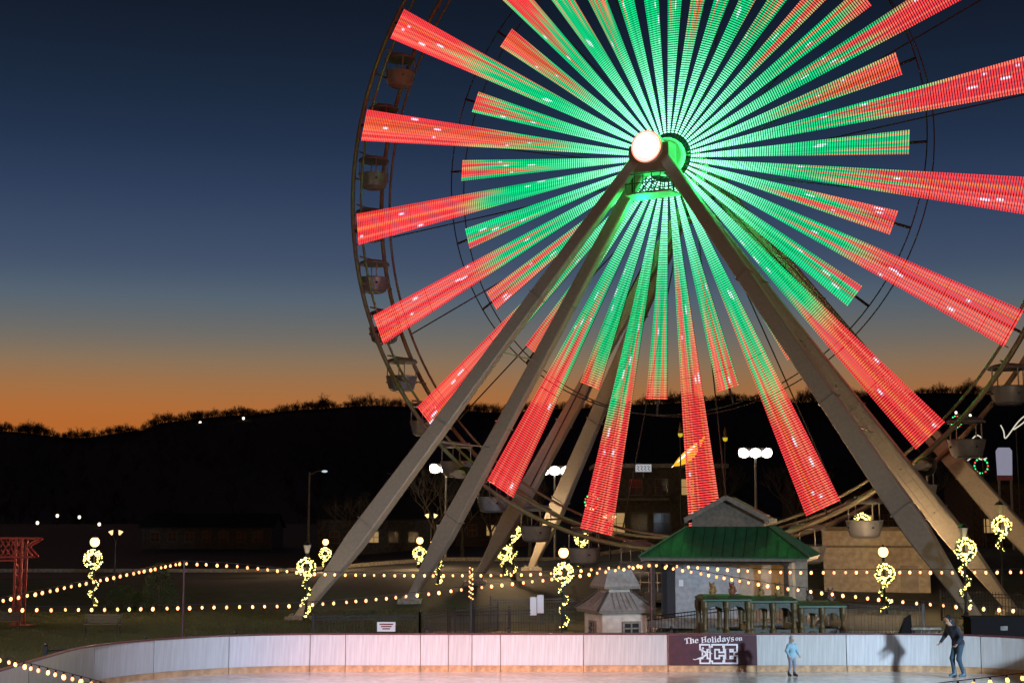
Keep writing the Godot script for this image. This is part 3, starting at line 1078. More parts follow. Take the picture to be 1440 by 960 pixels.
func lamps() -> void:
	M.lantern = mat(lin(0.55, 0.52, 0.45), 0.3)
	var list := [
		[129, 762, 786, 852, 75, true, "behind the park bench at the far left"],
		[457, 762, 778, 803, 115, true, "beside the far street light pole"],
		[590, 760, 778, 808, 105, true, "between the two left wheel legs"],
		[709, 756, 776, 812, 95, true, "right of the left wheel legs"],
		[793, 777, 805, 884, 71, true, "left of the small playhouse"],
		[1245, 776, 806, 887, 71, true, "before the beige utility building"],
		[430, 772, 797, 868, 77, false, "next to the foot of the front left leg"],
		[617, 742, 764, 822, 92, false, "just left of the second wheel leg"],
		[722, 727, 748, 806, 93, false, "closely behind another lit lamp"],
		[1360, 749, 772, 852, 62, false, "right of the front right leg"],
		[1412, 716, 739, 776, 71, false, "at the far right edge"],
		[818, 744, 757, 796, 99, false, "behind the playhouse under the wheel"],
	]
	for i in list.size():
		var q: Array = list[i]
		lamp_post(q[0], q[1], q[2], q[3], q[4], q[5], q[6], i)
	# slender posts with two small lit cups
	for q in [[160, 752, 100, "right of the leftmost globe lamp"], [606, 728, 112, "above the second globe lamp"], [858, 730, 108, "under the lowest red spoke"]]:
		var base := on(q[0], q[2])
		var h: float = P(q[0], q[1], q[2]).y - base.y
		var o := thing("twin_lamp", "slim post with two small lit cups in a V, " + q[3], "lamp post", base, 0, "slim twin-cup lamps")
		var b := MB.new()
		b.tube([Vector3.ZERO, Vector3(0, h - 0.5, 0)], [0.07, 0.04], 8)
		for s in [-1, 1]: b.tube([Vector3(0, h - 0.5, 0), Vector3(s * 0.12, h - 0.2, 0), Vector3(s * 0.24, h, 0)], [0.03], 6)
		put("post", b.mesh(), M.iron, o)
		for s in [-1, 1]:
			b = MB.new()
			b.lathe([Vector2(0.05, 0), Vector2(0.17, 0.28), Vector2(0.0, 0.30)], Transform3D(Basis(Vector3(0, 0, 1), -s * 0.35), Vector3(s * 0.24, h, 0)), 8)
			put("lamp_cup", b.mesh(), glow(Color(1.0, 0.85, 0.6), 1.5), o)
	# white floodlights on tall poles behind the wheel
	var wl := [[627, 657, 122, "behind the front left leg"], [780, 660, 124, "between the left legs and the lowest spokes"], [1062, 635, 118, "above the green pavilion roof"]]
	for q in wl:
		var c := P(q[0], q[1], q[2])
		var base := Vector3(c.x, ground(c.x, q[2]), c.z)
		var h := c.y - base.y
		var o := thing("area_floodlight", "bright white floodlight on a tall pole " + q[3], "floodlight", base, 0, "white car park floodlights")
		var b := MB.new()
		b.tube([Vector3.ZERO, Vector3(0, h + 0.2, 0)], [0.13, 0.08], 10)
		b.bar(Vector3(-1.2, h + 0.1, -0.1), Vector3(1.2, h + 0.1, -0.1), 0.1, 0.1)
		put("pole", b.mesh(), M.steel, o)
		for s in [-1, 0, 1]:
			b = MB.new()
			var tr := Transform3D(Basis(Vector3.UP, s * 0.2) * Basis(Vector3.RIGHT, 0.3), Vector3(s * 0.86, h - 0.05, 0.05))
			b.box(tr, Vector3(0.86, 0.76, 0.2))
			var hd := put("lamp_head", b.mesh(), M.steel, o)
			b = MB.new()
			b.ball(tr * Vector3(0, 0, 0.1), Vector3(0.44, 0.40, 0.16), 8, 14)
			put("lamp_lens", b.mesh(), M.flood, hd)
			omni(o, tr * Vector3(0, 0, 0.12), Color(1.0, 0.97, 0.92), 14.0, 0.15)
	# tall street light with a bent arm
	var sb := on(433, 150)
	var sh := P(433, 664, 150).y - sb.y
	var so := thing("street_light", "tall thin street light pole with a side arm before the hill", "street light", sb)
	var b2 := MB.new()
	b2.tube([Vector3.ZERO, Vector3(0, sh, 0)], [0.16, 0.09], 8)
	b2.tube([Vector3(0, sh - 0.3, 0), Vector3(0.7, sh + 0.1, 0), Vector3(1.4, sh + 0.15, 0)], [0.06], 6)
	put("pole", b2.mesh(), M.concrete, so)
	b2 = MB.new()
	b2.ball(Vector3(1.5, sh + 0.1, 0), Vector3(0.3, 0.12, 0.18), 6, 10)
	put("lamp_head", b2.mesh(), glow(Color(0.9, 0.95, 1.0), 0.7), so)

# ---------------------------------------------------------------- festoon strings
func spline(pts: Array, n: int) -> Array:
	var out := []
	for i in pts.size() - 1:
		var p0: Vector3 = pts[maxi(0, i - 1)]
		var p1: Vector3 = pts[i]
		var p2: Vector3 = pts[i + 1]
		var p3: Vector3 = pts[mini(pts.size() - 1, i + 2)]
		for k in n: out.append(p1.cubic_interpolate(p2, p0, p3, k / float(n)))
	out.append(pts[-1])
	return out

func festoon(list: Array, count: int, label: String) -> void:
	var pts := []
	for q in list: pts.append(P(q[0], q[1] - 3.0, q[2]))
	var line := spline(pts, 16)
	var o := thing("string_lights", label, "string lights", Vector3.ZERO, 0, "warm festoon strings round the rink")
	var cable := MB.new()
	cable.tube(line, [0.009], 5)
	var whole := 0.0
	for i in line.size() - 1: whole += (line[i + 1] - line[i]).length()
	var gap := whole / count
	var run := 0.0
	var next := gap * 0.5
	var spots := []
	for i in line.size() - 1:
		var l: float = (line[i + 1] - line[i]).length()
		while next < run + l:
			spots.append(line[i].lerp(line[i + 1], (next - run) / l))
			next += gap * rng.randf_range(0.93, 1.07)
		run += l
	for p in spots: cable.tube([p, p - Vector3(0, 0.055, 0)], [0.018, 0.022], 6)
	put("cable", cable.mesh(), M.iron, o)
	for p in spots:
		var bo := put("bulb", M.bulb_mesh, M.bulbs[rng.randi() % 4], o, p - Vector3(rng.randf_range(-0.02, 0.02), 0.055, 0))
		bo.scale = Vector3.ONE * rng.randf_range(0.85, 1.15)
		bo.rotation.z = rng.randf_range(-0.25, 0.25)

func strings() -> void:
	var b := MB.new()
	b.lathe([Vector2(0.0, -0.10), Vector2(0.026, -0.09), Vector2(0.042, -0.055), Vector2(0.035, -0.025), Vector2(0.02, 0.0)], Transform3D(), 10)
	M.bulb_mesh = b.mesh()
	festoon([[255, 791, 50], [330, 795, 50], [400, 802, 50], [480, 807, 50], [662, 808, 51], [760, 806, 51], [840, 799, 50.5], [917, 793, 50]], 48, "upper string of warm bulbs from the left pole across the middle")
	festoon([[-40, 851, 40], [0, 843, 41], [100, 823, 44], [190, 804, 47], [255, 791, 50]], 31, "string of warm bulbs rising from the left edge to the pole")
	festoon([[-60, 857, 40], [0, 855.5, 41], [130, 855, 42], [300, 852, 43.5], [430, 849, 44.5], [560, 838, 46], [662, 826, 47], [800, 810, 48.5], [917, 793, 50]], 63, "lower string of warm bulbs sweeping from left edge to middle pole")
	festoon([[917, 793, 50], [985, 797, 49.5], [1090, 803, 48.5], [1240, 803, 47], [1380, 803, 45], [1480, 802, 44]], 37, "upper string of warm bulbs from middle pole to right edge")
	festoon([[917, 793, 50], [985, 805, 48.5], [1080, 822, 46], [1200, 837, 44], [1320, 849, 42.5], [1480, 860, 41]], 36, "lower string of warm bulbs drooping from middle pole to right edge")
	festoon([[-60, 908, 33], [0, 925, 32], [60, 940, 31], [130, 958, 30], [220, 984, 29]], 23, "near string of warm bulbs in the bottom left corner")
	festoon([[1240, 974, 31], [1330, 962, 30.5], [1390, 955, 30], [1440, 949, 29.5], [1520, 940, 29]], 12, "near string of warm bulbs in the bottom right corner")
	for q in [[255, 789, 50, "left pole, behind the curve of the boards"], [917, 791, 50, "middle pole, right of the playhouse"]]:
		var base := on(q[0], q[2])
		var h: float = P(q[0], q[1], q[2]).y - base.y
		var o := thing("string_pole", "thin dark pole holding string lights: " + q[3], "pole", base, 0, "string light poles")
		var p := MB.new()
		p.tube([Vector3(0, -0.1, 0), Vector3(0, h, 0)], [0.035, 0.028], 8)
		put("pole", p.mesh(), M.maroon, o)
		p = MB.new()
		p.lathe([Vector2(0.0, -0.02), Vector2(0.17, -0.02), Vector2(0.17, 0.03), Vector2(0.05, 0.06), Vector2(0.0, 0.06)], Transform3D(), 12)
		put("foot", p.mesh(), M.iron, o)
	# the pole in between is wound with a lit string
	var base2 := on(662, 52)
	var y0 := P(662, 842, 52).y
	var y1 := P(662, 798, 52).y
	var o2 := thing("wrapped_pole", "pole left of the fence wound with warm bulbs", "pole", base2)
	var w := MB.new()
	w.tube([Vector3(0, -0.1, 0), Vector3(0, y1 - base2.y, 0)], [0.04, 0.04], 8)
	put("pole", w.mesh(), M.iron, o2)
	for i in 26:
		var f := i / 25.0
		var a := f * 40.0
		put("bulb", M.fairy_mesh, M.bulb, o2, Vector3(cos(a) * 0.06, lerpf(y0, y1, f) - base2.y, sin(a) * 0.06))

# ---------------------------------------------------------------- pavilion
func pavilion() -> void:
	var d := 64.0
	var c := on(1044, d)
	c.z -= 2.6
	c.y = 0.22
	var o := thing("pavilion", "small pavilion with tiered green roof and lit white walls behind the train", "pavilion", c, -0.27)
	# own axes: front at +z, 6.7 wide, 5.2 deep eaves
	var b := MB.new()
	b.bx(0, -0.1, 0, 7.2, 0.3, 6.0)
	put("floor_slab", b.mesh(), M.concrete, o)
	var ew := 7.0
	var ed := 6.2
	var ey := 2.72
	var ty := 4.0
	# hipped lower roof as four slopes with standing seams
	b = MB.new()
	b.taper(0, 0, ey - 0.16, ey, ew, ed, ew + 0.04, ed + 0.04)
	var fas := put("fascia", b.mesh(), M.trim, o)
	for s in 4:
		b = MB.new()
		var bas := Basis(Vector3.UP, s * PI / 2)
		var w: float = (ew if s % 2 == 0 else ed) * 0.5 + 0.08
		var dd: float = (ed if s % 2 == 0 else ew) * 0.5 + 0.08
		var tw: float = 1.75 if s % 2 == 0 else 1.45
		var td: float = 1.45 if s % 2 == 0 else 1.75
		var p0 := bas * Vector3(-w, ey + 0.01, dd)
		var p1 := bas * Vector3(w, ey + 0.01, dd)
		var p2 := bas * Vector3(tw, ty, td)
		var p3 := bas * Vector3(-tw, ty, td)
		var dn := Vector3(0, -0.05, 0)
		b.hexa([p0 + dn, p1 + dn, p2 + dn, p3 + dn, p0, p1, p2, p3])
		var slope := put("roof_slope", b.mesh(), M.green_roof, o)
		b = MB.new()
		for k in range(-7, 8):
			var x: float = k * 0.45
			if absf(x) > w - 0.1: continue
			var f := 1.0 if absf(x) <= tw else (w - absf(x)) / (w - tw)
			var q0 := bas * Vector3(x, ey + 0.03, dd)
			var q1 := q0.lerp(bas * Vector3(x, ty + 0.02, td), f)
			b.bar(q0, q1, 0.03, 0.04)
		put("seam", b.mesh(), M.green_roof, slope)
		b = MB.new()
		b.bar(p1 + Vector3(0, 0.03, 0), p2 + Vector3(0, 0.03, 0), 0.09, 0.05)
		put("hip_cap", b.mesh(), M.green_roof, slope)
	# clerestory box with a gabled cap
	b = MB.new()
	b.bx(0, ty + 0.22, 0, 3.1, 0.6, 2.6)
	put("clerestory_wall", b.mesh(), M.tan, o)
	b = MB.new()
	var gy := ty + 0.45
	var py := gy + 0.85
	b.hexa([Vector3(-1.55, gy, 1.31), Vector3(1.55, gy, 1.31), Vector3(1.55, gy, 1.21), Vector3(-1.55, gy, 1.21), Vector3(-0.02, py - 0.1, 1.31), Vector3(0.02, py - 0.1, 1.31), Vector3(0.02, py - 0.1, 1.21), Vector3(-0.02, py - 0.1, 1.21)])
	put("gable", b.mesh(), M.tan, o)
	for s in [-1, 1]:
		b = MB.new()
		var p := [Vector3(s * 1.78, gy - 0.12, 1.7), Vector3(s * 1.78, gy - 0.12, -1.7), Vector3(0, py, -1.7), Vector3(0, py, 1.7)]
		if s > 0: b.hexa([p[0] - Vector3(0, 0.1, 0), p[1] - Vector3(0, 0.1, 0), p[2] - Vector3(0, 0.1, 0), p[3] - Vector3(0, 0.1, 0)] + p)
		else: b.hexa([p[1] - Vector3(0, 0.1, 0), p[0] - Vector3(0, 0.1, 0), p[3] - Vector3(0, 0.1, 0), p[2] - Vector3(0, 0.1, 0), p[1], p[0], p[3], p[2]])
		var up := put("upper_roof_slope", b.mesh(), M.green_roof, o)
		b = MB.new()
		b.bar(Vector3(s * 1.80, gy - 0.17, 1.72), Vector3(0, py - 0.05, 1.72), 0.05, 0.2)
		b.bar(Vector3(s * 1.80, gy - 0.19, 1.7), Vector3(s * 1.80, gy - 0.19, -1.7), 0.05, 0.2)
		put("barge_board", b.mesh(), M.trim, up)
	# walls: the left room is white, the right bay cream; a dark door and a notice
	b = MB.new()
	b.bx(-1.05, 1.35, 0.7, 2.7, 2.6, 0.12)
	b.bx(0.32, 1.35, -0.3, 0.1, 2.6, 2.1)
	put("wall", b.mesh(), M.pale_wall, o)
	b = MB.new()
	b.bx(1.5, 1.35, 0.2, 2.25, 2.6, 0.12)
	b.bx(2.68, 1.35, 0.9, 0.12, 2.6, 1.5)
	put("wall", b.mesh(), M.stucco, o)
	b = MB.new()
	b.bx(0, 1.35, -2.0, 6.2, 2.6, 0.1)
	put("wall", b.mesh(), M.stucco, o)
	b = MB.new()
	b.bx(-2.72, 1.2, 0.75, 0.6, 2.3, 0.08)
	put("door", b.mesh(), M.dark, o)
	b = MB.new()
	b.bx(-2.15, 1.55, 0.775, 0.2, 0.28, 0.02)
	put("notice", b.mesh(), M.white, o)
	b = MB.new()
	b.bx(0, 2.62, 0, 6.6, 0.06, 5.3)
	put("ceiling", b.mesh(), M.stucco, o)
	for x in [-3.1, 2.55]:
		for z in [2.4, -2.4]:
			b = MB.new()
			b.bx(x, 1.28, z, 0.18, 2.66, 0.18)
			b.bx(x, 0.15, z, 0.28, 0.22, 0.28)
			b.bx(x, 2.45, z, 0.28, 0.16, 0.28)
			put("column", b.mesh(), M.wood if z > 0 else M.trim, o)
	b = MB.new()
	b.bx(-0.3, 2.5, 2.35, 5.4, 0.16, 0.14)
	put("beam", b.mesh(), M.wood, o)
	for q in [[-1.3, Color(0.86, 0.93, 1.0), 0.4, 1.7], [1.5, Color(1.0, 0.74, 0.40), 2.0, 1.5]]:  # unseen lamps under the roof, placed to light the white and cream walls
		b = MB.new()
		b.bx(q[0], 2.56, q[3], 1.1, 0.06, 0.16)
		put("unseen_ceiling_lamp", b.mesh(), glow(q[1], 5.0), o)
		var l := AreaLight3D.new()
		l.name = "unseen_ceiling_light"
		l.light_color = q[1]
		l.light_energy = q[2]
		l.area_size = Vector2(1.1, 0.16)
		l.shadow_enabled = true
		l.area_range = 60
		o.add_child(l, true)
		l.position = Vector3(q[0], 2.51, q[3])
		l.rotation.x = -PI / 2

# ---------------------------------------------------------------- buildings
func window(o: Node3D, x: float, y: float, z: float, w: float, h: float, lit := false) -> void:
	var b := MB.new()
	b.bx(x, y + h * 0.5 + 0.04, z, w + 0.16, 0.08, 0.1)
	b.bx(x, y - h * 0.5 - 0.04, z, w + 0.24, 0.08, 0.16)
	for s in [-1, 1]: b.bx(x + s * (w * 0.5 + 0.04), y, z, 0.08, h, 0.1)
	b.bx(x, y, z, 0.05, h, 0.06)
	b.bx(x, y, z + 0.002, w, 0.05, 0.06)
	var f := put("window", b.mesh(), M.trim, o)
	b = MB.new()
	b.bx(x, y, z - 0.02, w, h, 0.03)
	put("window_pane", b.mesh(), M.lit_window if lit else M.glass, f)

func house(px: float, d: float, w: float, dep: float, wall_h: float, roof_h: float, label: String, m: Material, lit: Array, turn := 0.0) -> Node3D:
	var p := on(px, d)
	var o := thing("house", label, "building", p, turn, "buildings behind the wheel")
	var b := MB.new()
	b.bx(0, wall_h * 0.5 - 0.3, 0, w, wall_h + 0.6, dep)
	put("wall", b.mesh(), m, o)
	b = MB.new()
	var e := 0.35
	for s in [-1, 1]:
		var q := [Vector3(-w * 0.5 - e, wall_h - 0.1, s * (dep * 0.5 + e)), Vector3(w * 0.5 + e, wall_h - 0.1, s * (dep * 0.5 + e)), Vector3(w * 0.5 + e, wall_h + roof_h, 0), Vector3(-w * 0.5 - e, wall_h + roof_h, 0)]
		var up := Vector3(0, 0.14, 0)
		b.hexa(q + [q[0] + up, q[1] + up, q[2] + up, q[3] + up])
	put("roof", b.mesh(), M.shingle, o)
	b = MB.new()
	for s in [-1, 1]:
		b.tri(Vector3(s * w * 0.499, wall_h, dep * 0.5), Vector3(s * w * 0.499, wall_h, -dep * 0.5), Vector3(s * w * 0.499, wall_h + roof_h, 0))
	put("gable", b.mesh(), m, o)
	var n := int(w / 2.2)
	for k in n:
		window(o, (k - (n - 1) * 0.5) * 2.1, minf(1.7, wall_h * 0.55), dep * 0.5 + 0.03, 1.0, 1.1, lit.has(k))
	return o

func buildings() -> void:
	var shop := mat(lin(0.12, 0.10, 0.085), 0.9, 0.0, 0.4, 0.3)
	var brick := mat(lin(0.10, 0.06, 0.045), 0.9, 0.0, 0.4, 0.4)
	house(530, 165, 12, 8, 3.6, 2.2, "low dark house between street light and front left leg", shop, [2])
	house(628, 172, 5, 6, 4.4, 2.0, "small gabled cottage under the left white floodlight", brick, [0], 0.5)
	house(700, 168, 8, 7, 3.4, 1.8, "dark cottage behind the lit lamp and garlands", brick, [1, 2], -0.2)
	house(1185, 170, 12, 8, 5.0, 2.4, "dark brick house behind the right wheel legs", brick, [3])
	house(300, 190, 16, 9, 2.6, 1.6, "long low shed in the dark at left, across the road", shop, [])
	# two-storey shop behind the wheel with a canopy and a small white sign
	var p := on(925, 150)
	var o := thing("shop_building", "dark two storey shop with canopy behind the lowest spokes", "building", p)
	var b := MB.new()
	b.bx(0, 3.4, 0, 12.5, 7.4, 9)
	put("wall", b.mesh(), shop, o)
	b = MB.new()
	b.bx(0, 7.25, 0, 13.0, 0.4, 9.5)
	put("parapet", b.mesh(), M.steel, o)
	for k in 5:
		window(o, -5.0 + k * 2.5, 5.2, 4.53, 1.2, 1.5, k == 3)
	b = MB.new()
	b.bx(-2.4, 4.0, 5.3, 6.0, 0.25, 1.6)
	put("canopy", b.mesh(), M.trim, o)
	for k in 3:
		window(o, -4.4 + k * 2.2, 1.7, 4.53, 1.6, 2.0, k == 0)
	var s := P(905, 658, 142)
	var so := thing("shop_sign", "small white sign with dark scrolls on the shop canopy", "sign", s)
	b = MB.new()
	b.bx(0, 0, 0, 1.5, 0.7, 0.1)
	put("sign_panel", b.mesh(), glow(Color(0.85, 0.86, 0.9), 0.5), so)
	b = MB.new()
	for k in 4:
		var x := -0.5 + k * 0.33
		b.tube([Vector3(x - 0.1, 0.2, 0.06), Vector3(x + 0.08, 0.1, 0.06), Vector3(x - 0.06, -0.08, 0.06), Vector3(x + 0.1, -0.22, 0.06)], [0.035], 5)
	put("scroll", b.mesh(), M.dark, so)
	b = MB.new()
	b.bx(0, -0.6, -0.03, 0.12, 0.6, 0.08)
	put("bracket", b.mesh(), M.steel, so)
	# beige utility building at the right
	p = on(1232, 84)
	p.y = 0.1
	var ub := thing("utility_building", "plain beige block building behind the front right leg", "building", p, -0.2)
	b = MB.new()
	b.bx(0, 1.9, 0, 5.6, 3.9, 4.0)
	put("wall", b.mesh(), M.stucco, ub)
	b = MB.new()
	b.bx(0, 3.95, 0, 5.9, 0.22, 4.3)
	put("parapet", b.mesh(), M.trim, ub)
	b = MB.new()
	b.bx(0, 3.0, 2.02, 5.62, 0.12, 0.06)
	put("band", b.mesh(), M.trim, ub)
	b = MB.new()
	b.bx(1.7, 0.95, 2.03, 0.95, 2.1, 0.06)
	put("door", b.mesh(), M.steel, ub)
	# dark block at the right edge behind the inner leg
	p = on(1400, 150)
	house(1425, 128, 9, 8, 5.2, 1.5, "dark house at the right edge behind the lit sign", brick, [0, 2])
	# boarding deck below the wheel
	var bd := wp(0.5, 0, -1.7)
	bd.y = ground(bd.x, -bd.z)
	var dk := thing("boarding_deck", "dark railed boarding deck under the lowest gondolas", "deck", bd, -WHEEL_YAW)
	b = MB.new()
	b.bx(0, 0.25, 0, 9.0, 0.5, 5.5)
	put("floor", b.mesh(), M.dark, dk)
	b = MB.new()
	for k in 19: b.bar(Vector3(-4.4 + k * 0.49, 0.5, 2.65), Vector3(-4.4 + k * 0.49, 1.5, 2.65), 0.04, 0.04)
	for y in [1.0, 1.5]: b.bar(Vector3(-4.45, y, 2.65), Vector3(4.45, y, 2.65), 0.05, 0.05)
	put("railing", b.mesh(), M.steel, dk)

# ---------------------------------------------------------------- park things
func park() -> void:
	playhouse()
	train()
	bench(on(142, 68), 0.0, "black iron park bench before the leftmost globe lamp")
	bench(on(2, 70), 0.3, "dark bench cut off by the left edge under the red truss")
	red_truss()

func playhouse() -> void:
	var p := on(868, 54)
	p.z -= 0.8
	var o := thing("playhouse", "small cream playhouse with flared grey roof and cupola behind the boards", "playhouse", p, 0.33)
	var y0: float = -p.y
	var b := MB.new()
	b.bx(0, (P(866, 858, 54).y - p.y) * 0.5, 0, 1.7, P(866, 858, 54).y - p.y, 1.7)
	put("wall", b.mesh(), M.stucco, o)
	var ye := P(866, 858, 54).y - p.y
	var yn := P(866, 833, 54).y - p.y
	var yb := P(866, 827, 54).y - p.y
	var yt := P(866, 801, 54).y - p.y
	b = MB.new()
	b.taper(0, 0, ye - 0.1, ye, 2.12, 2.12, 2.16, 2.16)
	put("eaves", b.mesh(), M.trim, o)
	for s in 4:
		var bas := Basis(Vector3.UP, s * PI / 2)
		b = MB.new()
		var prev := []
		for k in 4:
			var f := k / 3.0
			var w := lerpf(1.12, 0.46, f * (1.15 - 0.15 * f))
			var y := lerpf(ye, yn, f * (0.85 + 0.15 * f))
			var cur := [bas * Vector3(-w, y, w), bas * Vector3(w, y, w)]
			if prev: b.quad(prev[0], prev[1], cur[1], cur[0])
			prev = cur
		var sl := put("roof_slope", b.mesh(), M.tin, o)
		b = MB.new()
		b.bar(bas * Vector3(1.14, ye + 0.02, 1.14), bas * Vector3(0.47, yn + 0.02, 0.47), 0.08, 0.05)
		put("hip_cap", b.mesh(), M.dark_tin, sl)
		b = MB.new()
		for k in range(-2, 3):
			b.bar(bas * Vector3(k * 0.22, ye + 0.02, 1.10), bas * Vector3(k * 0.16, yn, 0.5), 0.02, 0.03)
		put("seam", b.mesh(), M.tin, sl)
	b = MB.new()
	b.taper(0, 0, yn - 0.02, yb, 0.82, 0.82, 0.82, 0.82)
	put("neck", b.mesh(), M.stucco, o)
	b = MB.new()
	b.taper(0, 0, yb - 0.03, yb + 0.06, 1.38, 1.38, 1.4, 1.4)
	put("eaves", b.mesh(), M.trim, o)
	b = MB.new()
	b.taper(0, 0, yb + 0.06, yt, 1.38, 1.38, 0.9, 0.9)
	put("cupola_roof", b.mesh(), M.tin, o)
	window(o, 0.25, ye * 0.62, 0.87, 0.55, 0.34)
	var side := Node3D.new()
	side.name = "side_window"
	o.add_child(side)
	side.rotation.y = -PI / 2
	window(side, 0.0, ye * 0.62, 0.87, 0.45, 0.34)

func critter(o: Node3D, p: Vector3, s: float, m: Material, ears: float) -> void:
	var b := MB.new()
	b.ball(p + Vector3(0, 0.13, 0) * s, Vector3(0.11, 0.15, 0.1) * s, 8, 10)
	b.ball(p + Vector3(0, 0.33, 0.02) * s, Vector3(0.095, 0.09, 0.09) * s, 8, 10)
	b.ball(p + Vector3(0, 0.31, 0.1) * s, Vector3(0.04, 0.035, 0.05) * s, 6, 8)
	for k in [-1, 1]:
		b.lathe([Vector2(0.035 * s, 0), Vector2(0.03 * s, ears * 0.6 * s), Vector2(0, ears * s)], Transform3D(Basis(Vector3(0, 0, 1), -k * 0.3), p + Vector3(k * 0.06, 0.38, 0) * s), 6)
		b.tube([p + Vector3(k * 0.09, 0.2, 0.03) * s, p + Vector3(k * 0.12, 0.1, 0.1) * s], [0.035 * s, 0.025 * s], 6)
	b.tube([p + Vector3(0.05, 0.04, -0.1) * s, p + Vector3(0.16, 0.14, -0.14) * s, p + Vector3(0.14, 0.3, -0.14) * s], [0.05 * s, 0.065 * s, 0.02 * s], 6)
	put("animal_figure", b.mesh(), m, o)

func carriage(px0: float, px1: float, d: float, roof_y: float, label: String, seed_: int) -> void:
	var p := on((px0 + px1) * 0.5, d)
	var w := (px1 - px0) / F * d
	var h: float = P(px0, roof_y, d).y - p.y
	var o := thing("train_carriage", label, "train carriage", p, 0.06, "carriages of the children's train")
	var body := mat(lin(0.035, 0.055, 0.025), 0.55, 0.0, 0.45, 0.9)
	var gold := mat(lin(0.13, 0.09, 0.03), 0.5, 0.2, 0.4, 0.9)
	var b := MB.new()
	b.bx(0, 0.34, 0, w, 0.16, 1.25)
	put("chassis", b.mesh(), M.wood, o)
	# sides: sill wall, posts and arches between them
	var n := maxi(2, int(w / 0.62))
	var cw := w / n
	for s in [-1, 1]:
		b = MB.new()
		b.bx(0, 0.70, s * 0.58, w, 0.6, 0.07)
		put("side_wall", b.mesh(), body, o)
		for k in n + 1:
			b = MB.new()
			b.lathe([Vector2(0.10, 0.4), Vector2(0.12, 0.8), Vector2(0.13, 0.98), Vector2(0.085, 1.05), Vector2(0.07, 1.2), Vector2(0.095, h - 0.55), Vector2(0.13, h - 0.4), Vector2(0.13, h - 0.2)], Transform3D(Basis(), Vector3(-w * 0.5 + k * cw, 0, s * 0.6)), 8)
			put("column", b.mesh(), gold, o)
		for k in n:
			b = MB.new()
			var xc := -w * 0.5 + (k + 0.5) * cw
			var pts := []
			for i in 9:
				var a := PI * i / 8
				pts.append(Vector3(xc - cos(a) * cw * 0.42, h - 0.66 + sin(a) * 0.30, s * 0.6))
			for i in 8:
				var a0: Vector3 = pts[i]
				var a1: Vector3 = pts[i + 1]
				b.hexa([a0 + Vector3(0, 0, 0.03), a1 + Vector3(0, 0, 0.03), a1 - Vector3(0, 0, 0.03), a0 - Vector3(0, 0, 0.03), Vector3(a0.x, h - 0.2, a0.z + 0.03), Vector3(a1.x, h - 0.2, a1.z + 0.03), Vector3(a1.x, h - 0.2, a1.z - 0.03), Vector3(a0.x, h - 0.2, a0.z - 0.03)])
			put("arch", b.mesh(), body, o)
			b = MB.new()      # carved scroll below each opening
			var sc := []
			for i in 14:
				var a := i * 0.55
				var r := 0.2 - i * 0.012
				sc.append(Vector3(xc + cos(a) * r, 0.74 + sin(a) * r, s * 0.64))
			b.tube(sc, [0.028], 5)
			put("scroll", b.mesh(), gold, o)
	for s in [-1, 1]:
		b = MB.new()
		b.bx(s * (w * 0.5 - 0.03), 0.8, 0, 0.06, 0.8, 1.1)
		put("end_wall", b.mesh(), body, o)
	b = MB.new()
	for k in n: b.bx(-w * 0.5 + (k + 0.5) * cw, 0.72, 0, 0.3, 0.08, 1.05)
	put("seat", b.mesh(), M.wood, o)
	b = MB.new()
	b.taper(0, 0, h - 0.2, h - 0.1, w + 0.12, 1.4, w + 0.2, 1.5)
	b.taper(0, 0, h - 0.098, h, w + 0.2, 1.5, w - 0.1, 1.1)
	var roof := put("roof", b.mesh(), body, o)
	b = MB.new()
	b.bx(0, h - 0.15, 0.745, w + 0.2, 0.05, 0.03)
	put("trim", b.mesh(), mat(lin(0.02, 0.07, 0.03), 0.5), roof)
	var r := RandomNumberGenerator.new()
	r.seed = seed_
	var fur := [mat(lin(0.16, 0.06, 0.025), 0.8), mat(lin(0.22, 0.13, 0.04), 0.8), mat(lin(0.10, 0.07, 0.05), 0.8)]
	var m := int(w / 0.62)
	for k in m: critter(o, Vector3(-w * 0.5 + (k + 0.5) * w / m + r.randf_range(-0.1, 0.1), h, 0.25 + r.randf_range(-0.1, 0.1)), r.randf_range(0.75, 1.15), fur[r.randi() % 3], r.randf_range(0.08, 0.16))
	for x in [-w * 0.33, w * 0.33]:
		for s in [-1, 1]:
			b = MB.new()
			b.lathe([Vector2(0, -0.05), Vector2(0.2, -0.05), Vector2(0.22, 0), Vector2(0.2, 0.05), Vector2(0, 0.05)], Transform3D(Basis(Vector3.RIGHT, PI / 2), Vector3(x, 0.22, s * 0.5)), 14)
			put("wheel", b.mesh(), M.iron, o)

func train() -> void:
	carriage(988, 1048, 52.0, 836, "leftmost carved green train carriage, before the white pavilion wall", 1)
	carriage(1053, 1112, 52.2, 838, "carved green train carriage in the middle before the pavilion", 2)
	carriage(1122, 1180, 52.4, 845, "low carved train carriage at the right end of the train", 3)
	var t := MB.new()
	for z in [-0.5, 0.5]:
		t.bx(0, 0.03, z, 7.0, 0.08, 0.06)
	for k in 15: t.bx(-3.4 + k * 0.48, 0.0, 0, 0.12, 0.06, 1.3)
	var p := on(1085, 52.2)
	var o := thing("train_track", "narrow toy railway track under the children's train", "track", p + Vector3(0, 0.02, 0), 0.06)
	put("rails", t.mesh(), M.iron, o)

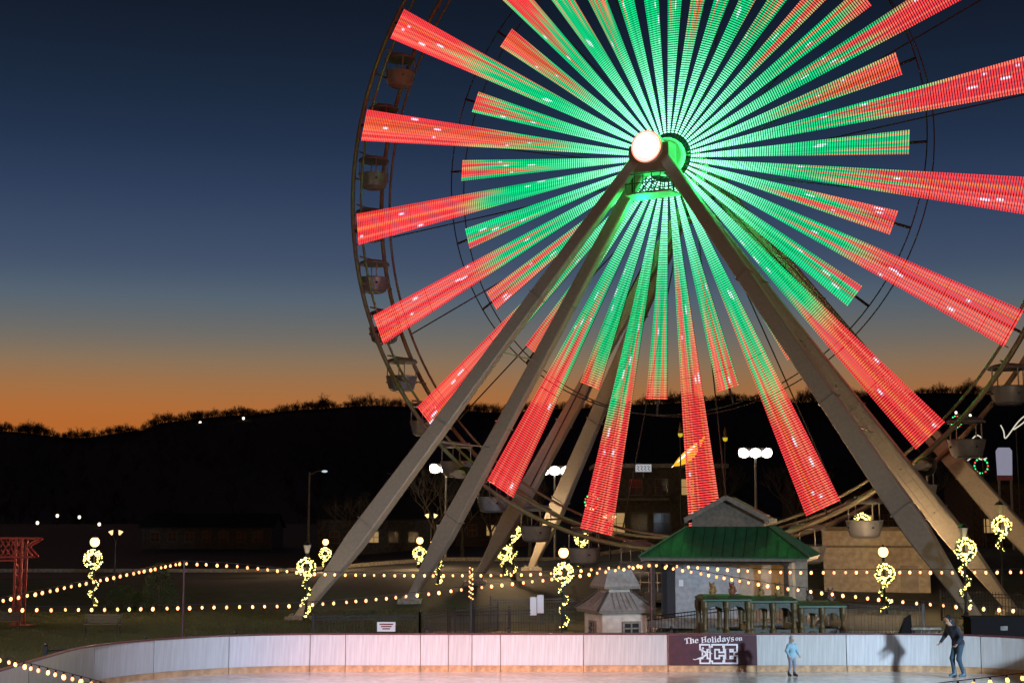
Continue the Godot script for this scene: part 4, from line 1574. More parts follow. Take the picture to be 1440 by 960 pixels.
func bench(p: Vector3, turn: float, label: String) -> void:
	var o := thing("park_bench", label, "bench", p, turn, "park benches")
	var w := 1.65
	for k in 5:
		var b := MB.new()
		b.bx(0, 0.44, 0.2 - k * 0.1, w, 0.03, 0.08)
		put("seat_slat", b.mesh(), M.bench_wood, o)
	for k in 4:
		var b := MB.new()
		b.box(Transform3D(Basis(Vector3.RIGHT, -0.2), Vector3(0, 0.54 + k * 0.1, -0.26 - k * 0.02)), Vector3(w, 0.08, 0.03))
		put("back_slat", b.mesh(), M.iron, o)
	for s in [-1, 1]:
		var b := MB.new()
		var x: float = s * (w * 0.5 - 0.06)
		b.tube([Vector3(x, 0.0, 0.27), Vector3(x, 0.2, 0.2), Vector3(x, 0.42, 0.22)], [0.025], 6)
		b.tube([Vector3(x, 0.0, -0.32), Vector3(x, 0.25, -0.2), Vector3(x, 0.45, -0.22), Vector3(x, 0.9, -0.34)], [0.025], 6)
		b.bar(Vector3(x, 0.41, 0.24), Vector3(x, 0.41, -0.24), 0.04, 0.04)
		put("leg", b.mesh(), M.iron, o)
		b = MB.new()
		b.tube([Vector3(x, 0.42, 0.22), Vector3(x, 0.64, 0.26), Vector3(x, 0.67, 0.1), Vector3(x, 0.65, -0.26)], [0.022], 6)
		put("armrest", b.mesh(), M.iron, o)

func red_truss() -> void:
	var d := 73.0
	var p := on(26, d)
	var o := thing("red_truss_sign", "red steel truss shaped like a swallow-tailed ribbon on a post at left edge", "truss sign", p)
	var f := func(px, py): return P(px, py, d) - p
	var chords := [[[-60, 756], [53, 757]], [[-60, 784], [47, 783]], [[53, 757], [35, 769]], [[35, 769], [47, 783]], [[-60, 788], [20, 788]]]
	for z in [0.0, -0.7]:
		for c in chords:
			var b := MB.new()
			var z3 := Vector3(0, 0, z)
			b.bar(f.call(c[0][0], c[0][1]) + z3, f.call(c[1][0], c[1][1]) + z3, 0.09, 0.09)
			put("chord", b.mesh(), M.red, o)
		for k in 6:
			var x0 := -60.0 + k * 15.0
			for q in [[0.0, 15.0], [15.0, 0.0]]:
				var b := MB.new()
				b.bar(f.call(x0 + q[0], 757.5) + Vector3(0, 0, z), f.call(x0 + q[1], 783) + Vector3(0, 0, z), 0.06, 0.06)
				put("brace", b.mesh(), M.red, o)
	for x in [22.0, 31.0]:
		for z in [0.0, -0.7]:
			var b := MB.new()
			var top: Vector3 = f.call(x, 757) + Vector3(0, 0, z)
			b.bar(Vector3(top.x, -0.1, z), top, 0.1, 0.1)
			put("post", b.mesh(), M.red, o)
	for k in 5:
		var b := MB.new()
		var a: Vector3 = f.call(22.0, 792 + k * 16)
		var e: Vector3 = f.call(31.0, 808 + k * 16)
		b.bar(Vector3(a.x, a.y, 0), Vector3(e.x, e.y, 0), 0.05, 0.05)
		put("brace", b.mesh(), M.red, o)
	var pl := MB.new()
	pl.bx(0, 0.02, -0.35, 0.95, 0.12, 1.3)
	put("base_plate", pl.mesh(), M.red, o)

# ---------------------------------------------------------------- fences
func fence(a: Vector2, e: Vector2, h: float, label: String) -> void:      # pixel column and distance of both ends
	var pa := on(a.x, a.y)
	var pe := on(e.x, e.y)
	var l := Vector2(pa.x - pe.x, pa.z - pe.z).length()
	var o := thing("picket_fence", label, "fence", pa, 0, "black iron fences")
	var n := maxi(1, int(l / 2.4))
	for k in n:
		var q0 := pa.lerp(pe, k / float(n))
		var q1 := pa.lerp(pe, (k + 1) / float(n))
		q0.y = ground(q0.x, -q0.z); q1.y = ground(q1.x, -q1.z)
		q0 -= pa; q1 -= pa
		for y in [0.14, h - 0.16, h - 0.03]:
			var b := MB.new()
			b.bar(q0 + Vector3(0, y, 0), q1 + Vector3(0, y, 0), 0.03, 0.04)
			put("rail", b.mesh(), M.iron, o)
	var m := int(l / 0.125)
	for k in m + 1:
		var q := pa.lerp(pe, k / float(m))
		q.y = ground(q.x, -q.z)
		put("picket", M.picket[0 if h < 1.15 else 1], M.iron, o, q - pa)
	for k in n + 1:
		var q := pa.lerp(pe, k / float(n))
		q.y = ground(q.x, -q.z)
		var b := MB.new()
		b.bx(q.x - pa.x, (h + 0.1) * 0.5 - 0.05 + q.y - pa.y, q.z - pa.z, 0.08, h + 0.15, 0.08)
		b.ball(q - pa + Vector3(0, h + 0.14, 0), Vector3.ONE * 0.055, 5, 8)
		put("post", b.mesh(), M.iron, o)

func fences() -> void:
	M.picket = []
	for h in [1.1, 1.3]:
		var b := MB.new()
		b.bx(0, h * 0.5, 0, 0.02, h - 0.04, 0.02)
		M.picket.append(b.mesh())
	fence(Vector2(600, 47.6), Vector2(945, 47.6), 1.12, "low black fence tight behind the boards left of the banner")
	fence(Vector2(62, 42.5), Vector2(330, 47.2), 1.0, "low black fence behind the curved left boards")
	fence(Vector2(440, 62), Vector2(590, 62.5), 1.2, "black fence behind the boards left of the small white notice")
	fence(Vector2(590, 62.5), Vector2(700, 70), 1.2, "black fence slanting away behind the wrapped pole")
	fence(Vector2(640, 64), Vector2(790, 66), 1.25, "black fence along the lit path left of the playhouse")
	fence(Vector2(690, 74), Vector2(905, 76), 1.25, "far black fence between the lamp posts and the playhouse")
	fence(Vector2(908, 58), Vector2(1042, 58), 1.28, "black fence before the pavilion, behind the train")
	fence(Vector2(1046, 58), Vector2(1300, 56.5), 1.28, "black fence before the beige utility building")
	fence(Vector2(1180, 49), Vector2(1440, 48), 1.05, "low black fence behind the boards at the right")
	fence(Vector2(1325, 66), Vector2(1460, 64), 1.2, "black fence at the far right under the inner leg")

func small_things() -> void:
	# notices on the fences
	var b := MB.new()
	var p := P(543, 881, 61.6)
	var o := thing("warning_notice", "small pale notice with red lines on the fence above the boards", "notice", p)
	b.bx(0, 0, 0, 0.74, 0.38, 0.02)
	put("panel", b.mesh(), M.white, o)
	for k in 3:
		b = MB.new()
		b.bx(0, 0.1 - k * 0.09, 0.014, 0.55 - k * 0.12, 0.05, 0.004)
		put("print_line", b.mesh(), M.red, o)
	for q in [[750, 852, "left one of two pale sheets on the path fence"], [760, 849, "right one of two pale sheets on the path fence"]]:
		p = P(q[0], q[1], 65.4)
		o = thing("fence_sheet", q[2], "sheet", p, 0.05)
		b = MB.new()
		b.bx(0, 0, 0, 0.28, 0.78, 0.012)
		put("sheet", b.mesh(), M.white, o)
		b = MB.new()
		for s in [-1, 1]: b.bx(s * 0.1, 0.37, 0, 0.02, 0.06, 0.03)
		put("clip", b.mesh(), M.iron, o)
	# cabinets and gear behind the right boards
	p = on(1408, 47.5)
	o = thing("dark_cabinet", "large dark cabinet with a small pale tag behind the right boards", "cabinet", p)
	b = MB.new()
	b.bx(0, 0.78, -0.4, 1.75, 1.55, 0.8)
	put("body", b.mesh(), M.matte_black, o)
	b = MB.new()
	b.bx(0, 1.57, -0.4, 1.85, 0.05, 0.9)
	put("lid", b.mesh(), M.matte_black, o)
	b = MB.new()
	b.bx(0.15, 1.25, 0.01, 0.22, 0.13, 0.012)
	put("tag", b.mesh(), M.concrete, o)
	p = on(1306, 48.4)
	o = thing("white_rail_bench", "pale low bench between lamp post and dark skater", "bench", p)
	for k in 2:
		b = MB.new()
		b.bx(0, 1.02 + k * 0.16, -0.1 * k, 0.95, 0.07, 0.12)
		put("plank", b.mesh(), M.concrete, o)
	for s in [-1, 1]:
		b = MB.new()
		b.bx(s * 0.4, 0.55, -0.08, 0.06, 1.1, 0.08)
		put("leg", b.mesh(), M.matte_black, o)
	p = on(1268, 48.6)
	o = thing("folded_cover", "black slanted cover propped behind the boards by the lamp", "cover", p)
	b = MB.new()
	b.hexa([Vector3(-0.45, -0.1, 0.2), Vector3(0.35, -0.1, 0.2), Vector3(0.35, -0.1, -0.2), Vector3(-0.45, -0.1, -0.2), Vector3(0.15, 1.5, 0.05), Vector3(0.35, 1.62, 0.05), Vector3(0.35, 1.62, -0.1), Vector3(0.15, 1.5, -0.1)])
	put("cover", b.mesh(), M.matte_black, o)
	b = MB.new()
	b.bar(Vector3(0.3, 0, -0.3), Vector3(0.28, 1.4, -0.1), 0.05, 0.05)
	put("prop", b.mesh(), M.steel, o)
	# lit feather-shaped sign over the shop
	p = P(972, 634, 126)
	o = thing("feather_sign", "glowing yellow feather-shaped sign seen through the lowest spokes", "sign", p)
	b = MB.new()
	var tip: Vector3 = P(947, 655, 126) - p
	var end: Vector3 = P(991, 614, 126) - p
	var side := (end - tip).cross(Vector3(0, 0, 1)).normalized()
	var prev := []
	for k in 11:
		var f := k / 10.0
		var w := sin(pow(f, 0.8) * PI) * 0.62 + 0.03
		var c := tip.lerp(end, f)
		var cur := [c - side * w * 0.35, c + side * w]
		if prev:
			b.hexa([prev[0] + Vector3(0, 0, 0.08), prev[1] + Vector3(0, 0, 0.08), prev[1] - Vector3(0, 0, 0.08), prev[0] - Vector3(0, 0, 0.08), cur[0] + Vector3(0, 0, 0.08), cur[1] + Vector3(0, 0, 0.08), cur[1] - Vector3(0, 0, 0.08), cur[0] - Vector3(0, 0, 0.08)])
		prev = cur
	put("sign_vane", b.mesh(), glow(Color(1.0, 0.70, 0.08), 1.1), o)
	b = MB.new()
	b.tube([tip - (end - tip) * 0.05, tip.lerp(end, 0.5) + Vector3(0, 0, 0.1), tip.lerp(end, 0.75) + Vector3(0, 0, 0.1)], [0.03, 0.11, 0.03], 8)
	put("sign_quill_light", b.mesh(), glow(Color(1.0, 0.95, 0.85), 1.6), o)
	b = MB.new()
	b.tube([Vector3(0, -0.2, -0.1), Vector3(0, ground(p.x, 126) - p.y, -0.1)], [0.09], 8)
	put("post", b.mesh(), M.steel, o)
	# two teardrop lights hung on a wire
	for q in [[957, 606, "left of the feather sign"], [1020, 612, "right of the feather sign"]]:
		p = P(q[0], q[1], 120)
		o = thing("teardrop_lantern", "small amber teardrop lantern on a pole " + q[2], "lantern", p, 0, "amber teardrop lanterns")
		b = MB.new()
		b.lathe([Vector2(0.0, -0.5), Vector2(0.16, -0.42), Vector2(0.2, -0.2), Vector2(0.0, 0.0)], Transform3D(), 10)
		put("lamp_drop", b.mesh(), glow(Color(0.85, 0.75, 0.1), 0.8), o)
		b = MB.new()
		b.lathe([Vector2(0.19, -0.2), Vector2(0.12, 0.3), Vector2(0.02, 0.7)], Transform3D(), 8)
		put("hood", b.mesh(), mat(lin(0.2, 0.1, 0.03), 0.7), o)
		b = MB.new()
		b.tube([Vector3(0, 0.6, -0.2), Vector3(0, ground(p.x, 120) - p.y, -0.2)], [0.06], 6)
		put("post", b.mesh(), M.dark, o)
	# lit sign box on two legs at the right, and wire light figures beside it
	p = P(1413, 652, 112)
	o = thing("light_box_sign", "lit white sign box with a rounded top on two legs at right", "sign", p)
	b = MB.new()
	b.taper(0, 0, -0.85, 0.95, 1.05, 0.25, 1.15, 0.25)
	b.taper(0, 0, 0.95, 1.2, 1.15, 0.25, 0.8, 0.25)
	put("sign_face_light", b.mesh(), glow(Color(0.62, 0.63, 0.74), 0.55), o)
	b = MB.new()
	b.bx(0, -1.05, 0, 1.1, 0.36, 0.28)
	put("base_band", b.mesh(), mat(lin(0.4, 0.12, 0.18), 0.6), o)
	for s in [-1, 1]:
		b = MB.new()
		b.bx(s * 0.45, (ground(p.x, 112) - p.y - 1.2) * 0.5, 0, 0.14, absf(ground(p.x, 112) - p.y + 1.2), 0.14)
		put("leg", b.mesh(), M.steel, o)
	var loops := [[[1340, 656], [1352, 640], [1364, 622], [1374, 612], [1382, 617], [1384, 625], [1377, 630], [1372, 624], [1362, 640], [1356, 642], [1360, 648], [1372, 640], [1380, 646], [1388, 644]], [[1408, 598], [1412, 606], [1414, 616], [1420, 610], [1430, 596], [1440, 586], [1450, 582], [1440, 594], [1426, 604]]]
	var lab := ["tangled white wire light figure right of the drive tyre", "white looped wire light figure above the lit sign box"]
	for i in 2:
		p = P(loops[i][0][0], loops[i][0][1], 110)
		o = thing("light_figure", lab[i], "light figure", p, 0, "white wire light figures")
		var pts := []
		for k in loops[i].size(): pts.append(P(loops[i][k][0], loops[i][k][1], 110.0 + 0.4 * sin(k * 1.7)) - p)
		b = MB.new()
		b.tube(spline(pts, 4), [0.045], 6)
		put("light_tube", b.mesh(), glow(Color(1.0, 0.97, 0.88), 0.7), o)
		b = MB.new()
		b.tube([pts[4] + Vector3(0, 0, -0.1), Vector3(pts[4].x, ground(p.x, 110) - p.y, -0.1)], [0.05], 6)
		put("post", b.mesh(), M.dark, o)
	# ornaments: green and red lit wreaths on far posts
	for q in [[832, 706, 118, "green lit ornament beside the lowest left spoke"], [1380, 655, 116, "green lit ornament near the right rim"], [1345, 593, 150, "faint green lit ornament below the right rim"]]:
		p = P(q[0], q[1], q[2])
		o = thing("lit_ornament", q[3], "ornament", p, 0, "green lit ornaments")
		b = MB.new()
		var ring := []
		for i in 20: ring.append(Vector3(cos(TAU * i / 20) * 0.5, sin(TAU * i / 20) * 0.55, 0))
		b.tube(ring, [0.08], 6, true)
		put("ring", b.mesh(), M.pine, o)
		for i in 14:
			put("bulb", M.fairy_mesh, glow(Color(0.2, 1.0, 0.55) if i % 3 else Color(1.0, 0.25, 0.2), 2.0), o, Vector3(cos(TAU * i / 14) * 0.52, sin(TAU * i / 14) * 0.57, 0.09)).scale = Vector3.ONE * 2.6
		b = MB.new()
		b.tube([Vector3(0, -0.55, -0.05), Vector3(0, ground(p.x, q[2]) - p.y, -0.05)], [0.06], 6)
		put("post", b.mesh(), M.dark, o)
	# wreath on the utility building
	var w := thing("wreath", "lit wreath on the parapet of the beige utility building", "wreath", P(1212, 733, 81.0), -0.2, "lit wreaths")
	var wm := wreath_mesh(1)
	put("foliage", wm[0], M.pine, w)
	put("fairy_lights", wm[1], M.fairy, w).set_meta("kind", "stuff")

# ---------------------------------------------------------------- trees and shrubs
func trees() -> void:
	var bark := mat(lin(0.14, 0.12, 0.09), 0.9, 0.0, 0.4, 0.6)
	var list := [[612, 128, 9.0, "leafless tree lit white below the left floodlight"], [650, 132, 7.5, "smaller leafless tree right of the left floodlight"], [745, 130, 8.0, "pale leafless tree beside the middle floodlight"], [500, 140, 7.0, "dim leafless tree left of the front left leg"], [1120, 132, 8.0, "leafless tree right of the pavilion's floodlight"], [1290, 128, 9.0, "leafless tree behind the right wheel legs"], [690, 145, 7.0, "leafless tree behind the second left leg"], [1010, 140, 8.5, "leafless tree behind the lowest spokes"]]
	for i in list.size():
		var q: Array = list[i]
		var o := thing("bare_tree", q[3], "tree", on(q[0], q[1]), rng.randf() * TAU, "leafless trees behind the wheel")
		var r := RandomNumberGenerator.new()
		r.seed = 70 + i
		var b := MB.new()
		var h: float = q[2]
		b.tube([Vector3(0, -0.3, 0), Vector3(0.05, h * 0.15, 0.02), Vector3(0, h * 0.28, 0)], [h * 0.026, h * 0.021, h * 0.018], 8)
		put("trunk", b.mesh(), bark, o)
		b = MB.new()
		for k in 4:
			var a := k * TAU / 4 + r.randf()
			branch(b, r, Vector3(0, h * 0.27, 0), Vector3(cos(a) * 0.55, 0.8, sin(a) * 0.55).normalized(), h * 0.26, h * 0.014, 4, 3)
		put("crown", b.mesh(), bark, o)
	# clipped cone and rounded shrubs on the lawn
	var leaf := mat(lin(0.03, 0.045, 0.018), 0.9)
	leaf.backlight_enabled = true
	leaf.backlight = lin(0.02, 0.03, 0.01)
	for q in [[222, 84, 2.6, 0.95, "dark conical evergreen shrub on the lawn left of centre"], [172, 86, 1.2, 1.0, "low rounded shrub left of the conical evergreen"], [196, 85, 1.0, 0.9, "lowest shrub between the round one and the cone"]]:
		var o := thing("evergreen_shrub", q[4], "shrub", on(q[0], q[1]), 0, "shrubs on the lawn")
		var r := RandomNumberGenerator.new()
		r.seed = int(q[0])
		var b := MB.new()
		b.tube([Vector3(0, -0.1, 0), Vector3(0, q[2] * 0.8, 0)], [0.06, 0.02], 6)
		put("trunk", b.mesh(), M.bark, o)
		b = MB.new()
		for i in 2600:
			var f := r.randf()
			var a := r.randf() * TAU
			var rad: float = q[3] * (sqrt(maxf(0.0, 1.0 - pow(f, 1.6))) if q[2] > 2 else sqrt(maxf(0.02, 1.0 - f * f)))
			rad *= r.randf_range(0.65, 1.05) * (1.0 + 0.14 * sin(a * 3.0 + f * 8.0))
			tufts(b, r, Vector3(cos(a) * rad, 0.05 + f * q[2], sin(a) * rad), Vector3(cos(a), 0.5, sin(a)), 1, 0.16)
		put("crown", b.mesh(), leaf, o)
	# lawn blades
	var g := MB.new()
	var rr := RandomNumberGenerator.new()
	rr.seed = 5
	for i in 9:
		var p := Vector3(rr.randf_range(-0.12, 0.12), 0, rr.randf_range(-0.12, 0.12))
		var lean := Vector3(rr.randf_range(-0.05, 0.05), rr.randf_range(0.05, 0.10), rr.randf_range(-0.05, 0.05))
		var s := Vector3(rr.randf_range(-1, 1), 0, rr.randf_range(-1, 1)).normalized() * 0.008
		g.tri(p - s, p + s, p + lean)
	var mm := MultiMesh.new()
	mm.transform_format = MultiMesh.TRANSFORM_3D
	mm.mesh = g.mesh()
	var list2 := []
	while list2.size() < 26000:
		var d := rr.randf_range(46.5, 84)
		var x := rr.randf_range(-0.36 * d, 0.0)
		if x > -4.2 and d > 59: continue
		var sc := rr.randf_range(0.7, 1.5)
		list2.append(Transform3D(Basis(Vector3.UP, rr.randf() * TAU).scaled(Vector3(sc, sc, sc)), Vector3(x, ground(x, d), -d)))
	mm.instance_count = list2.size()
	for i in list2.size(): mm.set_instance_transform(i, list2[i])
	var go := MultiMeshInstance3D.new()
	go.name = "grass"
	go.multimesh = mm
	go.material_override = mat(lin(0.062, 0.062, 0.022), 0.9)
	add_child(go)
	tag(go, "short dim grass covering the lawn behind the rink", "grass", "", "stuff")

# ---------------------------------------------------------------- people
func nets(b: MB, bones: Array, cell: float, smooth: float) -> void:
	# surface nets over the smooth union of tapered capsules [a, b, ra, rb, colour]
	var lo := Vector3.INF
	var hi := -Vector3.INF
	for q in bones:
		var r := maxf(q[2], q[3]) + cell * 2 + smooth * 0.5
		lo = lo.min(q[0] - Vector3.ONE * r).min(q[1] - Vector3.ONE * r)
		hi = hi.max(q[0] + Vector3.ONE * r).max(q[1] + Vector3.ONE * r)
	var n := Vector3i(((hi - lo) / cell).ceil()) + Vector3i.ONE
	var field := PackedFloat32Array()
	field.resize(n.x * n.y * n.z)
	field.fill(1.0)
	for q in bones:
		var a: Vector3 = q[0]
		var ab: Vector3 = q[1] - a
		var l2 := maxf(ab.length_squared(), 1e-9)
		var reach := maxf(q[2], q[3]) + smooth + cell * 2
		var i0 := Vector3i(((a.min(q[1]) - Vector3.ONE * reach - lo) / cell).floor()).clamp(Vector3i.ZERO, n - Vector3i.ONE)
		var i1 := Vector3i(((a.max(q[1]) + Vector3.ONE * reach - lo) / cell).ceil()).clamp(Vector3i.ZERO, n - Vector3i.ONE)
		for z in range(i0.z, i1.z + 1):
			for y in range(i0.y, i1.y + 1):
				for x in range(i0.x, i1.x + 1):
					var p := lo + Vector3(x, y, z) * cell - a
					var t := clampf(p.dot(ab) / l2, 0, 1)
					var dd := (p - ab * t).length() - lerpf(q[2], q[3], t)
					var i := (z * n.y + y) * n.x + x
					var e := field[i]
					var h := clampf(0.5 + 0.5 * (e - dd) / smooth, 0, 1)
					field[i] = lerpf(e, dd, h) - smooth * h * (1 - h) if e < 0.9 else dd
	var at := {}
	var pos := []
	var colr := []
	var nor := []
	for z in n.z - 1:
		for y in n.y - 1:
			for x in n.x - 1:
				var i := (z * n.y + y) * n.x + x
				var f := [field[i], field[i + 1], field[i + n.x], field[i + n.x + 1], field[i + n.x * n.y], field[i + n.x * n.y + 1], field[i + n.x * n.y + n.x], field[i + n.x * n.y + n.x + 1]]
				var neg := 0
				for v in f:
					if v < 0: neg += 1
				if neg == 0 or neg == 8: continue
				var s := Vector3.ZERO
				var c := 0
				for e in [[0, 1], [2, 3], [4, 5], [6, 7], [0, 2], [1, 3], [4, 6], [5, 7], [0, 4], [1, 5], [2, 6], [3, 7]]:
					if (f[e[0]] < 0) != (f[e[1]] < 0):
						var t: float = f[e[0]] / (f[e[0]] - f[e[1]])
						var pa := Vector3(e[0] & 1, (e[0] >> 1) & 1, e[0] >> 2)
						var pb := Vector3(e[1] & 1, (e[1] >> 1) & 1, e[1] >> 2)
						s += pa.lerp(pb, t)
						c += 1
				var p := lo + (Vector3(x, y, z) + s / c) * cell
				at[i] = pos.size()
				pos.append(p)
				nor.append(Vector3(f[1] + f[3] + f[5] + f[7] - f[0] - f[2] - f[4] - f[6], f[2] + f[3] + f[6] + f[7] - f[0] - f[1] - f[4] - f[5], f[4] + f[5] + f[6] + f[7] - f[0] - f[1] - f[2] - f[3]).normalized())
				var best := 9.0
				var bc := Color.WHITE
				for q in bones:
					var ab: Vector3 = q[1] - q[0]
					var t := clampf((p - q[0]).dot(ab) / maxf(ab.length_squared(), 1e-9), 0, 1)
					var dd: float = (p - q[0] - ab * t).length() - lerpf(q[2], q[3], t)
					if dd < best: best = dd; bc = q[4]
				colr.append(bc)
	var st := [1, n.x, n.x * n.y]
	for i in at.keys():
		var z := int(i / (n.x * n.y))
		var y := int(i / n.x) % n.y
		var x := int(i) % n.x
		for ax in 3:
			var j: int = i + st[ax]
			if (field[i] < 0) == (field[j] < 0): continue
			var o1: int = st[(ax + 1) % 3]
			var o2: int = st[(ax + 2) % 3]
			if not (at.has(i - o1) and at.has(i - o2) and at.has(i - o1 - o2)): continue
			var q := [at[i], at[i - o1], at[i - o1 - o2], at[i - o2]]
			if field[i] >= 0: q.reverse()
			for k in [0, 2, 1, 0, 3, 2]:
				b.col = colr[q[k]]
				b.vert(pos[q[k]], nor[q[k]])

func hand(b: MB, w: Vector3, dir: Vector3, palm_side: Vector3, s: float, c: Color) -> void:
	var across := dir.cross(palm_side).normalized()
	var curl := palm_side.normalized()
	var bones := [[w, w + dir * 0.045 * s, 0.026 * s, 0.03 * s, c]]
	for k in 4:
		var o := across * (k - 1.5) * 0.021 * s
		var l: float = [0.06, 0.072, 0.068, 0.052][k] * s
		var p0 := w + dir * 0.055 * s + o * 0.9
		var p1 := w + dir * 0.09 * s + o
		var p2 := p1 + (dir * 0.8 + curl * 0.6).normalized() * l * 0.5
		var p3 := p2 + (dir * 0.3 + curl).normalized() * l * 0.5
		bones.append([w + dir * 0.02 * s + o * 0.6, p1, 0.013 * s, 0.0105 * s, c])
		bones.append([p1, p2, 0.0105 * s, 0.0095 * s, c])
		bones.append([p2, p3, 0.0095 * s, 0.008 * s, c])
	var tb := w + dir * 0.02 * s - across * 0.026 * s
	var tm := tb + (dir * 0.6 - across * 0.6 + curl * 0.4).normalized() * 0.04 * s
	bones.append([tb, tm, 0.013 * s, 0.011 * s, c])
	bones.append([tm, tm + (dir + curl * 0.5).normalized() * 0.03 * s, 0.011 * s, 0.009 * s, c])
	nets(b, bones, 0.006 * s, 0.008 * s)

func person(called: String, label: String, at: Vector3, turn: float, s: float, j: Dictionary, col: Dictionary, hood: bool) -> void:
	# j: joints in metres for a 1.72 m figure that faces +z; s scales the whole figure
	var o := thing(called, label, "person", at, turn, "skaters on the ice")
	var b := MB.new()
	var top: Color = col.top
	var leg_c: Color = col.legs
	var skin: Color = col.skin
	var k := func(p: Vector3) -> Vector3: return p * s
	var bones := []
	var add := func(a: Vector3, e: Vector3, r0: float, r1: float, c: Color): bones.append([a * s, e * s, r0 * s, r1 * s, c])
	var chest: Vector3 = j.chest
	var hip: Vector3 = j.hip
	var neck: Vector3 = j.neck
	var side: Vector3 = j.side
	add.call(hip, chest, 0.135, 0.15, top)
	add.call(hip - side * 0.06, hip + side * 0.06, 0.135, 0.135, top)
	add.call(chest - side * 0.1, chest + side * 0.1, 0.125, 0.125, top)
	add.call(chest, neck, 0.1, 0.055, top)
	add.call(neck, neck.lerp(j.head, 0.5), 0.055, 0.052, skin)
	for q in [["l", -1.0], ["r", 1.0]]:
		var sh: Vector3 = chest + side * 0.19 * q[1] + (neck - chest) * 0.35
		add.call(sh, j["elbow_" + q[0]], 0.072, 0.056, top)
		add.call(j["elbow_" + q[0]], j["wrist_" + q[0]], 0.056, 0.04, top)
		var hp: Vector3 = hip + side * 0.09 * q[1] - Vector3(0, 0.04, 0)
		add.call(hp, j["knee_" + q[0]], 0.1, 0.066, leg_c)
		add.call(j["knee_" + q[0]], j["ankle_" + q[0]], 0.066, 0.05, leg_c)
	nets(b, bones, 0.02, 0.05)
	var hd: Vector3 = j.head
	var f: Vector3 = j.face
	var up := (hd - neck).normalized()
	var sd := up.cross(f).normalized()
	f = sd.cross(up)
	bones.clear()
	add.call(neck.lerp(hd, 0.35), hd - up * 0.04, 0.05, 0.058, skin)
	add.call(hd + up * 0.02 - f * 0.015, hd + up * 0.03 + f * 0.01, 0.092, 0.09, skin)
	add.call(hd - up * 0.05 + f * 0.035, hd - up * 0.09 + f * 0.055, 0.06, 0.036, skin)
	add.call(hd + up * 0.0 + f * 0.095, hd - up * 0.03 + f * 0.112, 0.011, 0.016, skin)
	for q in [-1.0, 1.0]: add.call(hd + sd * 0.088 * q + up * 0.015, hd + sd * 0.09 * q - up * 0.025, 0.016, 0.013, skin)
	add.call(hd - up * 0.065 + f * 0.09 - sd * 0.016, hd - up * 0.065 + f * 0.09 + sd * 0.016, 0.010, 0.010, Color(0.25, 0.08, 0.07))
	nets(b, bones, 0.010, 0.014 * s)
	for q in ["l", "r"]:
		var w: Vector3 = j["wrist_" + q]
		var e: Vector3 = j["elbow_" + q]
		hand(b, k.call(w), (w - e).normalized(), Vector3(0, -0.3, 1).normalized().slide((w - e).normalized()).normalized(), s, skin)
	var m := StandardMaterial3D.new()
	m.vertex_color_use_as_albedo = true
	m.roughness = 0.85
	put("body", b.mesh(true), m, o)
	b = MB.new()
	for q in [-1.0, 1.0]: b.ball(k.call(hd + sd * 0.034 * q + up * 0.012 + f * 0.088), Vector3.ONE * 0.013 * s, 6, 8)
	put("eyes", b.mesh(), M.iron, o)
	# hair or hood round the skull, open at the face
	b = MB.new()
	bones.clear()
	b.col = Color.WHITE
	if hood:
		add.call(hd + up * 0.035 - f * 0.035, hd + up * 0.03 - f * 0.02, 0.108, 0.106, Color.WHITE)
		add.call(hd - f * 0.06, neck - f * 0.04, 0.08, 0.085, Color.WHITE)
	else:
		add.call(hd + up * 0.045 - f * 0.025, hd + up * 0.05 + f * 0.01, 0.092, 0.084, Color.WHITE)
		add.call(hd + up * 0.03 - f * 0.045, hd - up * 0.06 - f * 0.05, 0.08, 0.06, Color.WHITE)
	nets(b, bones, 0.012, 0.02)
	put("hood" if hood else "hair", b.mesh(), mat(col.hair, 0.9), o)
	for q in ["l", "r"]:
		var an: Vector3 = j["ankle_" + q]
		var toe: Vector3 = j["toe_" + q]
		b = MB.new()
		bones.clear()
		add.call(an + Vector3(0, 0.1, 0), an, 0.062, 0.058, Color.WHITE)
		add.call(an + Vector3(0, -0.015, 0) - toe * 0.03, an + toe * 0.16 + Vector3(0, -0.035, 0), 0.05, 0.036, Color.WHITE)
		nets(b, bones, 0.014, 0.03)
		var sk := put("skate", b.mesh(), mat(col.skate, 0.4), o)
		b = MB.new()
		b.bar(k.call(an - toe * 0.08 + Vector3(0, -0.085, 0)), k.call(an + toe * 0.2 + Vector3(0, -0.085, 0)), 0.006, 0.03)
		for z in [-0.03, 0.12]: b.bar(k.call(an + toe * z + Vector3(0, -0.04, 0)), k.call(an + toe * z + Vector3(0, -0.08, 0)), 0.012, 0.03)
		put("blade", b.mesh(), M.steel, sk)

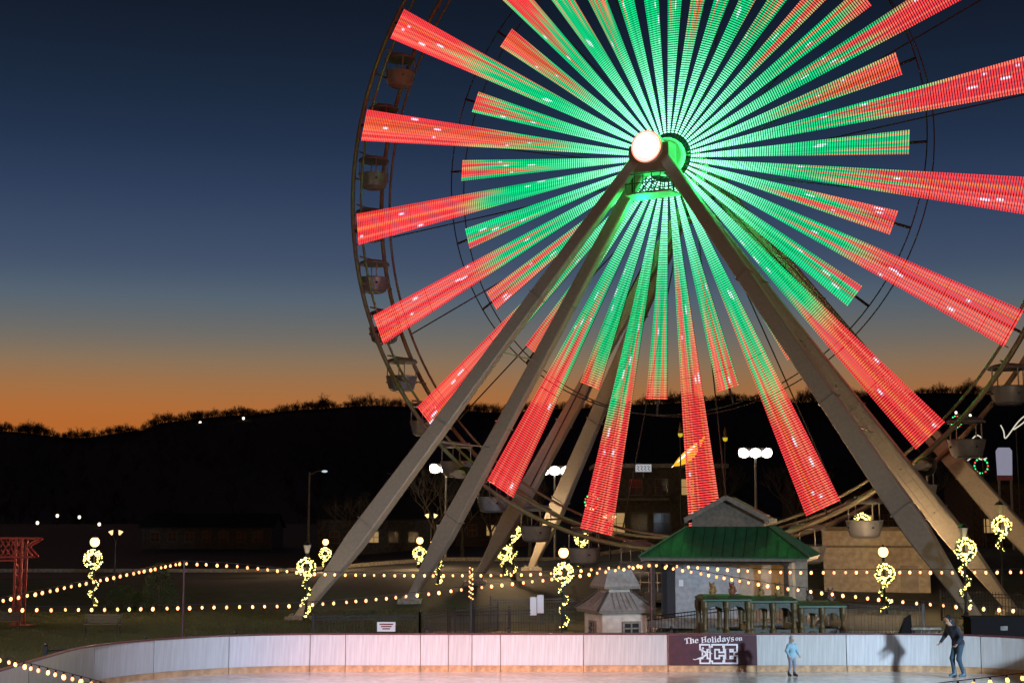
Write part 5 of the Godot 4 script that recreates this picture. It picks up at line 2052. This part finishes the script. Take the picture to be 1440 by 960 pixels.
func people() -> void:
	# adult bent forward over the skates at the right, seen from the side, moving left
	var j := {"hip": Vector3(0, 0.98, -0.06), "chest": Vector3(0, 1.32, 0.1), "neck": Vector3(0, 1.47, 0.17), "head": Vector3(0, 1.60, 0.25), "face": Vector3(0, -0.25, 1), "side": Vector3(1, 0, 0),
		"elbow_l": Vector3(-0.27, 1.16, 0.16), "wrist_l": Vector3(-0.25, 0.98, 0.34), "elbow_r": Vector3(0.27, 1.15, 0.06), "wrist_r": Vector3(0.27, 0.97, 0.22),
		"knee_l": Vector3(-0.1, 0.55, 0.08), "ankle_l": Vector3(-0.1, 0.125, 0.02), "toe_l": Vector3(0, 0, 1), "knee_r": Vector3(0.1, 0.54, 0.02), "ankle_r": Vector3(0.12, 0.125, -0.12), "toe_r": Vector3(0.1, 0, 1).normalized()}
	var p := P(1347, 945, 43.4)
	person("person", "adult skater in dark jacket and blue-grey trousers leaning forward at right", Vector3(p.x, 0.0, p.z), -1.15, 1.03, j,
		{"top": Color(0.012, 0.016, 0.03), "legs": Color(0.03, 0.06, 0.09), "skin": Color(0.42, 0.26, 0.18), "hair": lin(0.012, 0.014, 0.02), "skate": lin(0.05, 0.1, 0.13)}, true)
	# child standing upright by the boards with a pale blue top and grey trousers
	var c := {"hip": Vector3(0, 0.9, 0), "chest": Vector3(0, 1.26, 0.03), "neck": Vector3(0, 1.43, 0.04), "head": Vector3(0, 1.58, 0.07), "face": Vector3(0, 0, 1), "side": Vector3(1, 0, 0),
		"elbow_l": Vector3(-0.28, 1.1, 0.02), "wrist_l": Vector3(-0.27, 0.9, 0.16), "elbow_r": Vector3(0.28, 1.1, 0.0), "wrist_r": Vector3(0.28, 0.9, 0.14),
		"knee_l": Vector3(-0.11, 0.5, 0.05), "ankle_l": Vector3(-0.14, 0.125, -0.02), "toe_l": Vector3(-0.15, 0, 1).normalized(), "knee_r": Vector3(0.11, 0.5, 0.06), "ankle_r": Vector3(0.12, 0.125, 0.02), "toe_r": Vector3(0.15, 0, 1).normalized()}
	var p2 := P(1114, 944, 43.9)
	person("person", "small child skater in pale blue top and grey trousers by the boards", Vector3(p2.x, 0.0, p2.z), 0.5, 0.68, c,
		{"top": Color(0.22, 0.37, 0.44), "legs": Color(0.20, 0.21, 0.25), "skin": Color(0.46, 0.30, 0.22), "hair": lin(0.25, 0.37, 0.43), "skate": lin(0.03, 0.03, 0.035)}, true)
